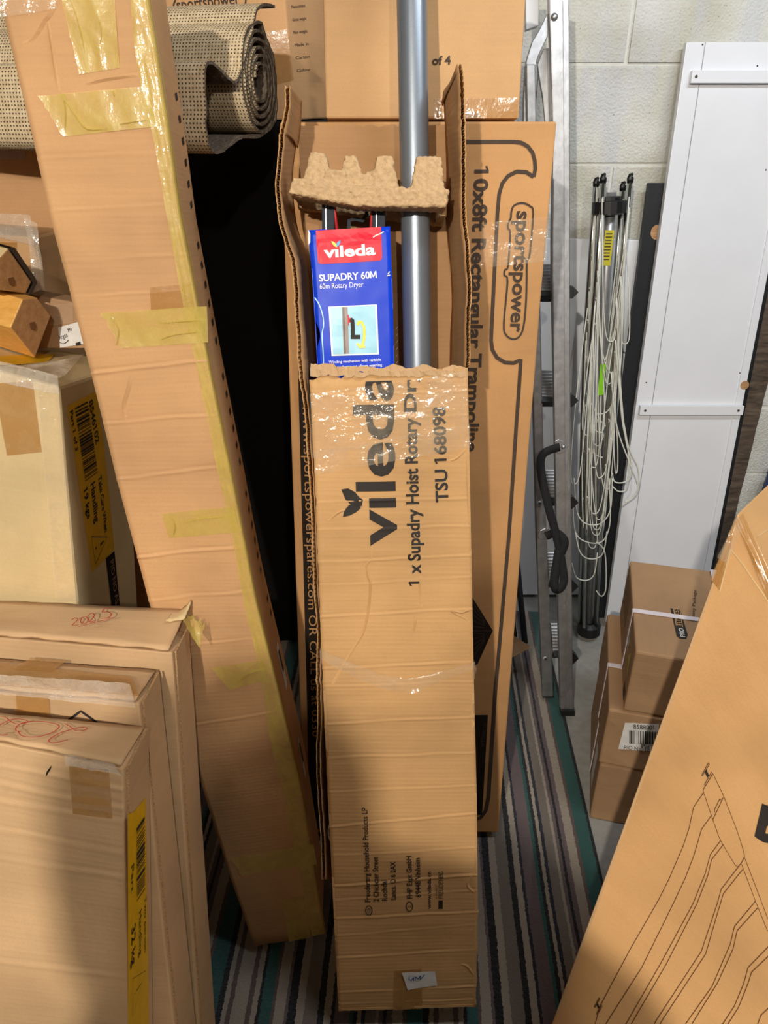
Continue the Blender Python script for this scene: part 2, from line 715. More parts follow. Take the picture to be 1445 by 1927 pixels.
def ridge(name, pan, pts, wpx, mat, parent, hgt=0.0012, smooth=4):
    """A raised fold line: a strip whose middle stands proud of the board."""
    pts = smooth_pts(pts, smooth)
    W = [np.array(pan.plane.at(p[0], p[1])[:]) for p in pts]
    V, F_ = [], []
    n = len(W)
    for i in range(n):
        t = W[min(i + 1, n - 1)] - W[max(i - 1, 0)]
        t = t / (np.linalg.norm(t) + 1e-9)
        q = np.cross(pan.N, t)
        hw = wpx * (Vector(W[i]) - CAM).dot(FWD) / F / 2
        e = min(1.0, 3.0 * min(i, n - 1 - i) / n + 0.05)
        V += [pan.lifted(W[i] + q * hw, 0.0001), pan.lifted(W[i], hgt * e + 0.0002), pan.lifted(W[i] - q * hw, 0.0001)]
    for i in range(n - 1):
        for j in (0, 1):
            F_.append([3 * i + j, 3 * i + j + 1, 3 * i + j + 4, 3 * i + j + 3])
    uv = [[(V[k][0], V[k][2]) for k in f] for f in F_]
    return mesh(name, V, F_, mat, parent, uv)


TXT = {}


def advance(s, bold):
    if not s:
        return 0.0
    wd = lambda t: (lambda v: max(q[0] for q in v) - min(q[0] for q in v))(raw_glyphs(t, bold)[0])
    return wd('H' + s + 'H') - wd('HH')


def glyphs(s, bold):
    if '1' not in s and not ('M' in s and bold):
        return raw_glyphs(s, bold)
    if ('#', s, bold) in TXT:
        return TXT[('#', s, bold)]
    V, F_ = [], []
    hh = max(q[1] for q in raw_glyphs('H', bold)[0])
    a0 = advance('0', bold)
    x, tok = 0.0, ''
    for ch in s + '1':
        if ch != '1' and not (ch == 'M' and bold):
            tok += ch
            continue
        if tok.strip():
            lead = len(tok) - len(tok.lstrip())
            v, f = raw_glyphs(tok.strip(), bold)
            k, mn = len(V), min(q[0] for q in v)
            xo = x + advance(' ' , bold) * lead + 0.06 - mn
            V += [(q[0] + xo, q[1]) for q in v]
            F_ += [[i + k for i in q] for q in f]
        x += advance(tok, bold) if tok else 0.0
        tok = ''
        k, w_, c = len(V), 0.085 + 2 * bold, x + a0 * 0.5
        if ch == 'M':
            a, b, mid = x + 0.06, x + 0.06 + 0.72, x + 0.42
            for q in (((a, 0), (a + w_, 0), (a + w_, hh), (a, hh)), ((b - w_, 0), (b, 0), (b, hh), (b - w_, hh)), ((a, hh), (mid - w_ / 2, 0.1), (mid + w_ / 2, 0.1), (a + w_ * 1.15, hh)), ((b, hh), (b - w_ * 1.15, hh), (mid - w_ / 2, 0.1), (mid + w_ / 2, 0.1))):
                k = len(V)
                V += list(q)
                F_.append([k, k + 1, k + 2, k + 3])
            x += 0.84
            continue
        V += [(c - w_ * .3, 0), (c + w_ * .7, 0), (c + w_ * .7, hh), (c - w_ * .2, hh), (c - w_ * .3, hh - 0.02), (c - w_ * .3, hh * 0.83), (c - a0 * .34, hh * 0.72), (c - a0 * .38, hh * 0.83 + bold)]
        F_ += [[k, k + 1, k + 2, k + 3, k + 4, k + 5], [k + 4, k + 7, k + 6, k + 5]]
        x += a0
    V, F_ = V[:-8], F_[:-2]
    TXT[('#', s, bold)] = (V, F_)
    return V, F_


def raw_glyphs(s, bold):
    key = (s, bold)
    if key in TXT:
        return TXT[key]
    cu = bpy.data.curves.new('txt', 'FONT')
    cu.body = s
    cu.size = 1.0
    cu.offset = bold
    cu.resolution_u = 3
    cu.fill_mode = 'FRONT'
    o = bpy.data.objects.new('txt', cu)
    COL.objects.link(o)
    dg = bpy.context.evaluated_depsgraph_get()
    dg.update()
    me = bpy.data.meshes.new_from_object(o.evaluated_get(dg))
    v = [tuple(x.co[:2]) for x in me.vertices]
    f = [list(p.vertices) for p in me.polygons]
    bpy.data.objects.remove(o)
    bpy.data.curves.remove(cu)
    bpy.data.meshes.remove(me)
    TXT[key] = (v, f)
    return TXT[key]


def text(pan, s, p0, p1, p2, mat, parent, bold=0.0, ref='H', lift=0.0009, name='lettering', keep=None, label=None, lim=0.006):
    """Lettering: baseline from pixel p0 to p1, top of the reference letter above p0 at pixel p2."""
    v, f = glyphs(s, bold)
    hv, _ = glyphs(ref, bold)
    href = max(q[1] for q in hv)
    x0, x1 = min(q[0] for q in v), max(q[0] for q in v)
    A = np.array(pan.plane.at(*p0)[:])
    ex = np.array(pan.plane.at(*p1)[:]) - A
    ey = np.array(pan.plane.at(*p2)[:]) - A
    exn = ex / np.linalg.norm(ex)
    ey = ey - exn * np.dot(ey, exn) * 0.85
    bm = bmesh.new()
    vv = [bm.verts.new(Vector(A + ex * ((q[0] - x0) / (x1 - x0)) + ey * (q[1] / href))) for q in v]
    for q in f:
        try:
            bm.faces.new([vv[i] for i in q])
        except ValueError:
            pass
    bmesh.ops.triangulate(bm, faces=bm.faces[:])
    if keep is not None:      # cut off where the board is torn away
        co, no = keep
        bmesh.ops.bisect_plane(bm, geom=bm.verts[:] + bm.edges[:] + bm.faces[:], plane_co=co, plane_no=no, clear_outer=True)
    if pan.h:
        subdiv_map(bm, lim)
    bm.verts.index_update()
    V = [pan.lifted(x.co[:], lift) for x in bm.verts]
    F_ = [[x.index for x in q.verts] for q in bm.faces]
    bm.free()
    return mesh(name, V, F_, mat, parent, label=label)


def barcode(pan, q, mat, parent, n=34, seed=3, name='barcode'):
    """Bars across the quad q (TL,TR,BR,BL), stepping from TL to BL."""
    r = random.Random(seed)
    c = [np.array(pan.plane.at(*p)[:]) for p in q]
    V, F_ = [], []
    t = 0.0
    ws = [r.choice((1, 1, 1, 2, 3)) for _ in range(2 * n)]
    tot = sum(ws)
    for i, k in enumerate(ws):
        a, b = t / tot, (t + k) / tot
        t += k
        if i % 2:
            continue
        L0, L1 = c[0] + (c[3] - c[0]) * a, c[0] + (c[3] - c[0]) * b
        R0, R1 = c[1] + (c[2] - c[1]) * a, c[1] + (c[2] - c[1]) * b
        m = len(V)
        V += [pan.lifted(x, 0.0021) for x in (L0, L1, R1, R0)]
        F_.append([m, m + 1, m + 2, m + 3])
    return mesh(name, V, F_, mat, parent)


def tube(pts, r, sides=6, cap=True):
    P = [Vector(p) for p in pts]
    V, F_ = [], []
    up = Vector((0.13, 0.31, 0.94))
    n = len(P)
    for i in range(n):
        t = (P[min(i + 1, n - 1)] - P[max(i - 1, 0)])
        if t.length < 1e-9:
            t = Vector((0, 0, 1))
        t.normalize()
        a = t.cross(up)
        if a.length < 0.05:
            a = t.cross(Vector((1, 0, 0)))
        a.normalize()
        b = t.cross(a)
        rr = r[i] if isinstance(r, (list, tuple)) else r
        for k in range(sides):
            g = 2 * math.pi * k / sides
            V.append(P[i] + a * (rr * math.cos(g)) + b * (rr * math.sin(g)))
    for i in range(n - 1):
        for k in range(sides):
            k2 = (k + 1) % sides
            F_.append([i * sides + k, i * sides + k2, (i + 1) * sides + k2, (i + 1) * sides + k])
    if cap:
        F_.append(list(range(sides))[::-1])
        F_.append([(n - 1) * sides + k for k in range(sides)])
    return V, F_


def add_tube(name, pts, r, mat, parent=None, sides=6, smooth=True, label=None, loc=None):
    V, F_ = tube(pts, r, sides)
    return mesh(name, V, F_, mat, parent, smooth=smooth, label=label, loc=loc)


def hexa(a, b, c, d, e, f, g, h):
    """Box from front TL,TR,BR,BL and back TL,TR,BR,BL."""
    return [a, b, c, d, e, f, g, h], [[0, 3, 2, 1], [4, 5, 6, 7], [0, 1, 5, 4], [1, 2, 6, 5], [2, 3, 7, 6], [3, 0, 4, 7]]


def add_box(name, lo, hi, mat, parent=None, bev=0.0, loc=None):
    x0, y0, z0 = lo
    x1, y1, z1 = hi
    v, f = hexa(*[Vector(p) for p in ((x0, y0, z1), (x1, y0, z1), (x1, y0, z0), (x0, y0, z0), (x0, y1, z1), (x1, y1, z1), (x1, y1, z0), (x0, y1, z0))])
    o = mesh(name, v, f, mat, parent, loc=loc)
    if bev:
        bevel(o, bev)
    return o


def bar(name, a, b, side, thick, mat, parent=None, bev=0.0, loc=None):
    """A rectangular bar from a to b; side and thick are its half-extent vectors."""
    a, b, s, t = Vector(a), Vector(b), Vector(side), Vector(thick)
    v, f = hexa(a - s - t, a + s - t, b + s - t, b - s - t, a - s + t, a + s + t, b + s + t, b - s + t)
    o = mesh(name, v, f, mat, parent, loc=loc)
    if bev:
        bevel(o, bev)
    return o


def side_panel(pan, D, right=True):
    D = np.array(D[:])
    E = pan.R if right else pan.L
    A = [Vector(p) for p in E]
    B = [Vector(p + D) for p in E]
    return Panel(A, B) if right else Panel(B, A)


def top_panel(pan, D, k0=1.0):
    D = np.array(D[:])
    return Panel([Vector(pan.L[0] + D * k0), Vector(pan.L[0])], [Vector(pan.R[0] + D), Vector(pan.R[0])])


def dents(amp, s=9.0, seed=0.0, creases=(), W=0.2, H=1.0, sharp=0.004):
    """Relief of a worn cardboard face: soft dents, and creases (v, tilt, height)."""
    def h(u, v):
        k = amp * nz(u * W * s + seed, v * H * s, seed) + amp * 0.5 * nz(u * W * s * 3, v * H * s * 3 + seed, seed)
        for (cv, tilt, a) in creases:
            dv = (v - cv - tilt * (u - 0.5)) * H
            dv += 0.0022 * nz(u * 3.0 + cv * 50, cv * 31.0)
            a = a * (0.75 + 0.6 * nz(u * 2.3 + cv * 17, 4.0))
            q = dv / sharp
            if abs(q) < 4:
                k += a * math.exp(-q * q) - a * 0.55 * math.exp(-((q + 1.6) ** 2))
        return k
    return h


def crease_rows(creases, H, n, sharp=0.004):
    vs = set(i / n for i in range(n + 1))
    for (cv, tilt, a) in creases:
        sp = max(abs(tilt) / 2, 0) + 3 * sharp / H
        m = int(max(6, sp * 2 * H / (sharp * 0.6)))
        for k in range(m + 1):
            v = cv - sp + 2 * sp * k / m
            if 0 < v < 1:
                vs.add(v)
    vs = sorted(vs)
    out = [vs[0]]
    for v in vs[1:]:
        if v - out[-1] > 0.0006 or v == 1.0:
            out.append(v)
    return out


# ------------------------------------------------------------------ the setting
WY = 2.155
st = lambda o: tag(o, kind='structure')
st(add_box('floor', (-1.9, -2.6, -0.10), (2.3, WY + 0.1, -0.018), M_CONC))
st(add_box('ceiling', (-1.9, -2.6, 2.60), (2.3, WY + 0.1, 2.68), M_CEIL))
st(add_box('wall_left', (-1.9, -2.6, -0.018), (-1.8, WY, 2.60), M_WALLP))
st(add_box('wall_right', (2.2, -2.6, -0.018), (2.3, WY, 2.60), M_WALLP))
st(add_box('wall_front', (-1.8, -2.6, -0.018), (2.2, -2.5, 2.60), M_WALLP))
wall = st(add_box('wall_back', (-1.8, WY + 0.001, -0.012), (2.2, WY + 0.1, 2.60), M_MORTAR))


def block_mesh():
    bm = bmesh.new()
    bmesh.ops.create_cube(bm, size=1.0)
    for v in bm.verts:
        v.co = Vector((v.co.x * 0.437, v.co.y * 0.03, v.co.z * 0.221))
    bmesh.ops.bevel(bm, geom=bm.edges[:], offset=0.004, segments=2, affect='EDGES')
    me = bpy.data.meshes.new('block')
    bm.to_mesh(me)
    bm.free()
    me.materials.append(M_BLOCK)
    return me


bme = block_mesh()
for r in range(-7, 5):
    zc = 1.575 + 0.225 * r + 0.1125
    sh = 0.0 if r % 2 == 0 else 0.22
    for c in range(-5, 5):
        xc = 0.6 + 0.44 * c + 0.22 + sh
        if xc < -1.65 or xc > 2.0 or zc > 2.5:
            continue
        b = bpy.data.objects.new('block', bme)
        COL.objects.link(b)
        b.parent = wall
        b.location = Vector((xc, WY + 0.012 + rnd.uniform(-0.0015, 0.0015), zc)) - wall.location

# unseen blockers added behind the camera to shade the lower half of the boxes
for prof_ in (((-0.018, .20, .12, -0.30), (1.22, .215, .12, -0.30), (1.37, .215, .115, -0.295), (1.43, .16, .10, -0.33), (1.47, .095, .09, -0.42), (1.60, .09, .09, -0.43), (1.66, .05, .06, -0.43)),
              ((-0.018, .14, .10, 0.16), (1.00, .15, .10, 0.16), (1.48, .15, .10, 0.16), (1.58, .14, .09, 0.17), (1.61, .07, .08, 0.27), (1.70, .07, .07, 0.275), (1.75, .04, .04, 0.275))):
    V, F_ = [], []
    for (z, rx_, ry_, cx_) in prof_:
        for k in range(20):
            V.append((cx_ + rx_ * math.cos(k * math.pi / 10), -0.40 + ry_ * math.sin(k * math.pi / 10), z))
    for i in range(6):
        F_ += [[i * 20 + k, i * 20 + (k + 1) % 20, i * 20 + 20 + (k + 1) % 20, i * 20 + 20 + k] for k in range(20)]
    F_ += [[6 * 20 + k for k in range(20)]]
    st(mesh('shade_blocker', V, F_, M_WALLP, None, loc=(prof_[0][3], -0.4, -0.018)))
RUNS = [('t', 21), ('b', 6), ('c', 20), ('m', 6), ('k', 15), ('c', 15), ('g', 26), ('k', 13), ('c', 14), ('n', 6), ('m', 27), ('t', 8), ('k', 8), ('c', 8),
        ('n', 7), ('g', 20), ('c', 7), ('m', 7), ('k', 6), ('m', 11), ('c', 20), ('b', 7), ('t', 32), ('k', 10), ('c', 9), ('b', 9), ('c', 28), ('b', 9), ('c', 11), ('k', 7)]
PX = 0.00099
rugx = (879 - 722.5) * PX
M_RUG = rug_mat(rugx, 395 * PX, RUNS)
rz = math.radians(-2.6)
rug_r = (1198 - 722.5) * PX


def rugbox():
    c, s = math.cos(rz), math.sin(rz)
    nx, ny = 8, 8
    V, F_ = [], []
    for z in (-0.010, -0.018):
        for (x, y) in ((-1.35, -1.1), (rug_r, -1.1), (rug_r, 1.30), (-1.35, 1.30)):
            V.append((x, y, z))
    F_ = [[0, 1, 2, 3], [7, 6, 5, 4], [0, 4, 5, 1], [1, 5, 6, 2], [2, 6, 7, 3], [3, 7, 4, 0]]
    me = bpy.data.meshes.new('rug')
    me.from_pydata(V, [], F_)
    me.materials.append(M_RUG)
    o = bpy.data.objects.new('rug', me)
    COL.objects.link(o)
    o.location = (0, 0.753, 0)
    o.rotation_euler = (0, 0, rz)
    return o


tag(rugbox(), 'rug of cream, brown, black and teal stripes lying under the boxes', 'rug')

# ------------------------------------------------------------------ rotary dryer carton in the middle
VT = 0.135
VL = 17.0
FP = lean(0.765, VL, VT * math.sin(math.radians(VL)) + 0.037)
at = FP.at
N_ = FP.n
FL = [at(582, 706), at(592, 900), at(600, 1100), at(608, 1300), at(617, 1500), at(627, 1700), at(637, 1903)]
FR = [at(880, 692), at(884, 900), at(888, 1100), at(892, 1300), at(897, 1500), at(899, 1700), at(895, 1895)]
vp = Panel(FL, FR, N_)
ridge_px = [(588, 745, 882, 735, .0008), (588, 792, 882, 780, .0008), (594, 945, 884, 938, .0012), (597, 998, 886, 990, .0009), (599, 1058, 887, 1046, .0013), (600, 1103, 887, 1086, .0006),
            (603, 1160, 887, 1146, .0016), (608, 1258, 891, 1246, .0014), (610, 1293, 891, 1283, .0008), (613, 1364, 893, 1350, .0015), (616, 1427, 895, 1417, .0011), (618, 1490, 896, 1478, .0009),
            (622, 1556, 897, 1530, .0016), (627, 1610, 898, 1596, .0008), (627, 1668, 898, 1646, .0022), (629, 1695, 898, 1674, .0009), (631, 1730, 898, 1716, .0015), (634, 1762, 896, 1740, .0007),
            (635, 1802, 895, 1787, .0012), (636, 1868, 890, 1856, .0012), (637, 1890, 890, 1882, .0008)]
cre = []
for (xa, ya, xb, yb, a) in ridge_px:
    va, vb = vp.px(xa, ya)[1], vp.px(xb, yb)[1]
    cre.append(((va + vb) / 2, vb - va, a * 0.95))
vp.h = dents(0.0022, 8, 2.0, cre, vp.W, vp.H, 0.0021)
base = (at(637, 1903) + at(895, 1895)) / 2
box = thing('dryer_carton', 'long torn open cardboard box in the middle with black vileda lettering', 'box', (base.x, base.y + 0.05, 0))
rows = crease_rows(cre, vp.H, 60, 0.0021)


def rag_front(u, v):
    if v < 0.002:
        v += 0.007 * nz(u * 14, 1.3) + 0.004 * nz(u * 47, 5.0) + 0.003
    if v > 0.999:
        v += 0.004 * nz(u * 18, 9.3) + 0.002 * nz(u * 60, 2.0)
    if u > 0.999 and v > 0.82:
        u += 0.022 * nz(v * 40, 4.4)
    if u < 0.001:
        u += 0.008 * nz(v * 60, 8.8)
    return u, v


sheet('front_panel', vp, 0.005, [M_BOX, M_EDGE], box, us=[i / 40 for i in range(41)], vs=rows, rag=rag_front, smooth=True, fm_side=1)
topcut = (Vector(vp.S(0.5, 0.012)), (Vector(vp.S(0.5, 0)) - Vector(vp.S(0.5, 0.1))).normalized())
# torn paper layers along the top edge
for k, (y0, y1, l) in enumerate(((697, 708, 0.003), (690, 702, -0.004))):
    V, F_ = [], []
    n = 60
    for i in range(n + 1):
        x = 584 + (876 - 584) * i / n
        a = at(x, y0 + 9 * nz(i * 0.17, k * 7.0) + 4 * nz(i * 0.9, k) - (6 if i < 10 else 0))
        b = at(x, y1 + 7 * nz(i * 0.23, k + 3.0) + 4 * nz(i * 0.8, k + 8.0))
        V += [a + N_ * (l + 0.004 * nz(i * 0.4, 2 + k)), b + N_ * (0.0022 if k == 0 else -0.004)]
    for i in range(n):
        F_.append([2 * i, 2 * i + 1, 2 * i + 3, 2 * i + 2])
    mesh('torn_edge', V, F_, M_PALE, box, label='pale ragged torn cardboard edge')
Dv = -N_ * VT
# back board, bottom and the two standing side walls
bt = Panel([FP.off(-VT).at(560, 236), FP.off(-VT).at(600, 900), FL[-1] + Dv], [FP.off(-VT).at(846, 236), FP.off(-VT).at(862, 900), FR[-1] + Dv], N_, dents(0.002, 12, 5.0, W=0.25, H=1.5))


def rag_top(u, v):
    if v < 0.002:
        v += 0.003 * nz(u * 20, 7) + 0.0015 * nz(u * 70, 3)
    return u, v


sheet('back_panel', bt, 0.005, [M_INNER, M_EDGE], box, 30, 40, rag=rag_top, fm_side=1)
v8, f8 = hexa(FL[-1], FR[-1], FR[-1] - FP.n.cross(RT) * 0.0, FL[-1], FL[-1] + Dv, FR[-1] + Dv, FR[-1] + Dv, FL[-1] + Dv)
upv = RT.cross(-N_).normalized()
upv = upv if upv.z > 0 else -upv
bl, br_ = FL[-1] + upv * 0.006, FR[-1] + upv * 0.006
v8, f8 = hexa(bl, br_, br_ - upv * 0.005, bl - upv * 0.005, bl + Dv, br_ + Dv, br_ + Dv - upv * 0.005, bl + Dv - upv * 0.005)
mesh('bottom_panel', v8, f8, M_BOX, box)


def wall_board(name, front_px, back_fn, sgn, seed, T=0.006):
    """A torn double-faced side wall: two liners with the fluting between them showing along the cut front edge."""
    FRp = []
    pts = smooth_pts(front_px, 8)
    for i, p in enumerate(pts):
        jig = 1.6 * nz(i * 0.7, seed) + 1.0 * nz(i * 2.1, seed + 3)
        FRp.append(at(p[0] + jig, p[1]))
    A, B = [], []
    for i, f in enumerate(FRp):
        b = back_fn(pts[i][0], pts[i][1])
        A.append(f)
        B.append(b)
    grp = []
    for side in (0, 1):
        V, F_, UV = [], [], []
        m = 6
        for i in range(len(A)):
            d = (B[i] - A[i])
            for j in range(m + 1):
                t = j / m
                dent = 0.0035 * nz(i * 0.11 + seed, t * 2.0, seed) * (1 if t < 0.9 else 0)
                V.append(A[i] + d * t + RT * (sgn * (T * side - T / 2) + dent) + N_ * (0.003 * nz(i * 1.3, side * 5 + seed) if j == 0 else 0))
        for i in range(len(A) - 1):
            for j in range(m):
                q = [i * (m + 1) + j, (i + 1) * (m + 1) + j, (i + 1) * (m + 1) + j + 1, i * (m + 1) + j + 1]
                F_.append(q)
                UV.append([(k % (m + 1) / m * VT, -A[k // (m + 1)].z) for k in q])
        o = mesh(name if side == 0 else name, V, F_, M_INNER if side == 0 else M_BOX, box, UV, smooth=True)
        sm = o.modifiers.new('t', 'SOLIDIFY')
        sm.thickness = 0.0008
        grp.append(o)
    # fluting
    V, F_ = [], []
    dist = 0.0
    step = 0.0011
    prev = None
    per = 0.0075
    tot = sum((A[i + 1] - A[i]).length for i in range(len(A) - 1))
    n = int(tot / step)
    k = 0
    acc = 0.0
    for s in range(n):
        L = s * step
        while k < len(A) - 2 and acc + (A[k + 1] - A[k]).length < L:
            acc += (A[k + 1] - A[k]).length
            k += 1
        t = (L - acc) / max(1e-6, (A[k + 1] - A[k]).length)
        p = A[k].lerp(A[k + 1], t)
        q = B[k].lerp(B[k + 1], t)
        dent = 0.0035 * nz((k + t) * 0.11 + seed, 0, seed)
        ph = math.sin(2 * math.pi * L / per) * T * 0.42
        o_ = RT * (dent + ph)
        V += [p + o_ - N_ * 0.0006, p + (q - p).normalized() * 0.022 + o_]
        if s:
            m = len(V)
            F_.append([m - 4, m - 3, m - 1, m - 2])
    mesh('fluting', V, F_, M_EDGE, grp[0], label='corrugated fluting showing along the torn edge')
    return grp


BP = FP.off(-VT)
wall_board('left_wall', [(541, 160), (538, 215), (531, 262), (523, 322), (524, 372), (531, 425), (545, 470), (553, 500), (558, 560), (563, 640), (570, 720), (578, 800), (585, 880), (589, 960), (593, 1060), (597, 1150), (601, 1215), (600, 1290), (599, 1390), (602, 1490), (606, 1580), (611, 1655)],
           lambda x, y: BP.at(x + (24 if y < 260 else 25 if y < 450 else 27 if y < 700 else 22), max(y, 150) + (30 if y < 250 else 0)), -1, 3.0)
wall_board('right_wall', [(865, 120), (870, 170), (872, 240), (874, 320), (872, 380), (876, 440), (882, 500), (884, 560), (881, 620), (880, 690)],
           lambda x, y: BP.at(x - (30 if y < 640 else 30), y + (72 if y < 130 else 40 if y < 200 else 10)), 1, 9.0)
# lower side wall strips where the box is still closed
for (E, sg, nm) in ((FR, 1, 'right_side'), (FL[3:], -1, 'left_side')):
    pa = Panel([p.copy() for p in E], [p + Dv for p in E]) if sg > 0 else Panel([p + Dv for p in E], [p.copy() for p in E])
    sheet(nm, pa, 0.004, M_BOX, box, 3, 20)

# printing on the front
text(vp, 'vıleda', (745, 1026), (737, 690), (697, 1024), M_INK, box, 0.020, 'x', keep=topcut, label='large black logo lettering running upwards')
poly('leaf_emblem', vp, [(642, 921), (655, 919), (668, 926), (676, 936), (683, 940), (681, 951), (676, 956), (664, 954), (650, 940)], M_INK, box)
poly('leaf_emblem', vp, [(645, 973), (648, 960), (656, 951), (668, 947), (676, 950), (679, 956), (670, 964), (658, 970)], M_INK, box)
text(vp, '1 x Supadry Hoist Rotary', (792, 1102), (783, 786), (769, 1101), M_INK, box, 0.028)
text(vp, 'Dryer', (783, 775), (780, 648), (760, 775), M_INK, box, 0.028, keep=topcut)
text(vp, 'TSU 168098', (843, 945), (837, 765), (820, 944), M_INK, box, 0.026)
for s, p0, p1, c in (('Freudererg Household Products LP', (697, 1697), (691, 1518), 687), ('2 Chichcter Street', (713, 1696), (711, 1611), 703), ('Rochdal', (729, 1694), (727, 1655), 719),
                     ('Lancs. O 6 2AX', (745, 1692), (744, 1620), 735), ('FHP Expt GmbH', (776, 1690), (774, 1610), 766), ('69448 Vinheim', (792, 1688), (790, 1614), 782), ('www.vileda.cn', (811, 1710), (811, 1640), 804)):
    text(vp, s, p0, p1, (c, p0[1]), M_INK, box, 0.014)
text(vp, 'FREUDENBG', (834, 1690), (834, 1640), (825, 1690), M_INK, box, 0.0)
text(vp, 'a brand of', (823, 1690), (823, 1665), (818, 1690), M_INKB, box, 0.0)
poly('emblem', vp, [(825, 1710), (833, 1710), (833, 1702), (829, 1700), (833, 1698), (833, 1694), (825, 1694)], M_INK, box)
for cx, cy, s in ((694, 1713, 'GB'), (770, 1705, 'D')):
    strokes('ring', vp, [[(cx + 6 * math.cos(a), cy + 9 * math.sin(a)) for a in [2 * math.pi * i / 16 for i in range(16)]]], 1.6, M_INK, box, closed=True)
    text(vp, s, (cx + 3, cy + (4 if len(s) > 1 else 2)), (cx + 3, cy - (4 if len(s) > 1 else 2)), (cx - 3, cy + 3), M_INK, box)
# folds running across the flutes
for pts in ([(700, 1028), (697, 1052), (690, 1064), (693, 1085), (697, 1100), (693, 1150), (683, 1190), (668, 1215), (640, 1262), (625, 1288)], [(792, 1083), (790, 1102), (793, 1143)], [(782, 1160), (780, 1176), (776, 1196)],
            [(617, 982), (634, 966), (655, 957)], [(846, 867), (860, 862), (876, 845)], [(886, 1145), (870, 1152), (850, 1150), (880, 1166)], [(893, 1640), (880, 1662), (884, 1672), (896, 1680)], [(868, 1815), (880, 1818), (892, 1836)]):
    ridge('fold_line', vp, pts, 5.5, M_BOX, box, 0.0016)
# tape and scraps on the front
patch('brown_tape', vp, [(741, 1826), (793, 1822), (795, 1898), (740, 1901)], M_BTAPE, box, 0.0007, 6, 8, label='patch of darker brown tape')
lab = patch('paper_label', vp, [(756, 1828), (818, 1826), (823, 1853), (767, 1861)], M_LABEL, box, 0.0016, 6, 4, wr=0.001, label='torn white paper scrap with blue scribble')
strokes('scribble', vp, [[(770, 1834), (769, 1840), (774, 1841), (778, 1835), (778, 1842)], [(781, 1842), (781, 1834), (786, 1839), (791, 1832), (790, 1840), (799, 1830)]], 1.4, M_NAVY, lab, lift=0.004)
patch('clear_tape', vp, [(583, 742), (876, 700), (880, 800), (588, 862)], M_CTAPE, box, 0.0016, 40, 16, wr=0.0022, ws=40, label='wide clear tape wrinkled across the front')
patch('clear_tape', vp, [(592, 850), (884, 798), (885, 842), (594, 893)], M_CTAPE, box, 0.0022, 30, 10, wr=0.002, ws=36, seed=5)
# loose twisted band of clear tape lower down
V, F_ = [], []
n = 50
for i in range(n + 1):
    t = i / n
    x = 602 + (893 - 602) * t
    top = 1218 + 62 * math.sin(min(1, t * 1.35) * math.pi / 2) - 38 * max(0, t - 0.55) / 0.45
    bot = 1236 + 66 * math.sin(min(1, t * 1.6) * math.pi / 2) - 48 * max(0, t - 0.6) / 0.4
    for j in range(7):
        s = j / 6
        V.append(at(x, top + (bot - top) * s) + N_ * (0.006 + 0.004 * nz(t * 9, s * 4) + 0.002 * nz(t * 40, s * 8)))
for i in range(n):
    for j in range(6):
        F_.append([i * 7 + j, i * 7 + j + 1, (i + 1) * 7 + j + 1, (i + 1) * 7 + j])
mesh('tape_band', V, F_, M_CTAPE, box, smooth=True, label='loose twisted band of clear tape')
V, F_ = [], []
for i in range(9):
    t = i / 8
    for j in range(3):
        V.append(at(888 + 8 * t * (1 - 0.3 * j) + 3 * nz(i, j), 1232 + 22 * t + 14 * j - 4 * t * j) + N_ * (0.008 + 0.008 * nz(i * 0.9, j * 1.7)))
for i in range(8):
    for j in range(2):
        F_.append([i * 3 + j, i * 3 + j + 1, i * 3 + j + 4, i * 3 + j + 3])
mesh('tape_end', V, F_, M_CTAPE, box, smooth=True)

# ------------------------------------------------------------------ what stands in that carton
# grey pole
PP = FP.off(-0.070)
pa, pb = PP.at(786, 700), PP.at(775, 0)
pdir = (pb - pa).normalized()
low = pa - pdir * ((pa - FP.p - N_ * 0).dot(upv) - 0.02)
top = pa + pdir * 1.05
rp = 26.2 / F * ((pa - CAM).dot(FWD))
V, F_ = tube([low, low.lerp(top, 0.33), low.lerp(top, 0.66), top], rp, 40)
pole = mesh('metal_pole', V, F_, M_POLE, None, smooth=True, loc=low)
em = pole.modifiers.new('e', 'EDGE_SPLIT')
tag(pole, 'thick silver grey metal pole standing upright in the torn open box', 'pole')

# folded dryer arms with red cords
DP = FP.off(-0.060)
dryer = thing('folded_dryer', 'folded rotary dryer with dark grey square arms and red cords inside the blue sleeve', 'clothes dryer', tuple(DP.at(665, 900) - upv * 0.9))
lowv = lambda p: p - upv * ((p - FP.p).dot(upv) - 0.02)
for (xa, xb) in ((606, 630), (700, 725)):
    a = (DP.at(xa, 372) + DP.at(xb, 372)) / 2
    b = a - upv * 0.62
    hw = (DP.at(xb, 372) - DP.at(xa, 372)).length / 2
    bar('arm', a, b, RT * hw, N_ * 0.012, M_DGREY, dryer, 0.002)
    bar('edge_trim', a + RT * (hw * -0.35) + N_ * 0.0125, b + RT * (hw * -0.35) + N_ * 0.0125, RT * 0.0007, N_ * 0.0005, M_ALU, dryer)
for pts in (((627, 362), (630, 400), (636, 445)), ((703, 362), (700, 400), (697, 445))):
    add_tube('cord', [DP.off(0.008).at(*p) for p in pts], 0.0026, M_REDCORD, dryer, 8)
lw = [FP.off(-0.02).at(*p) for p in ((634, 1540), (624, 1547), (618, 1560), (620, 1578), (632, 1594))]
add_tube('cord', [Vector(p) for p in smooth_pts([tuple(p) for p in lw], 5)], 0.0016, M_CORD, box, 6, label='loose white line')
mk = DP.off(-0.02)
strokes('bracket', Panel([mk.at(645, 380), mk.at(645, 460)], [mk.at(720, 380), mk.at(720, 460)], N_), [[(656, 440), (657, 415), (670, 412), (682, 415), (690, 404), (690, 384)]], 7, M_DGREY, dryer)

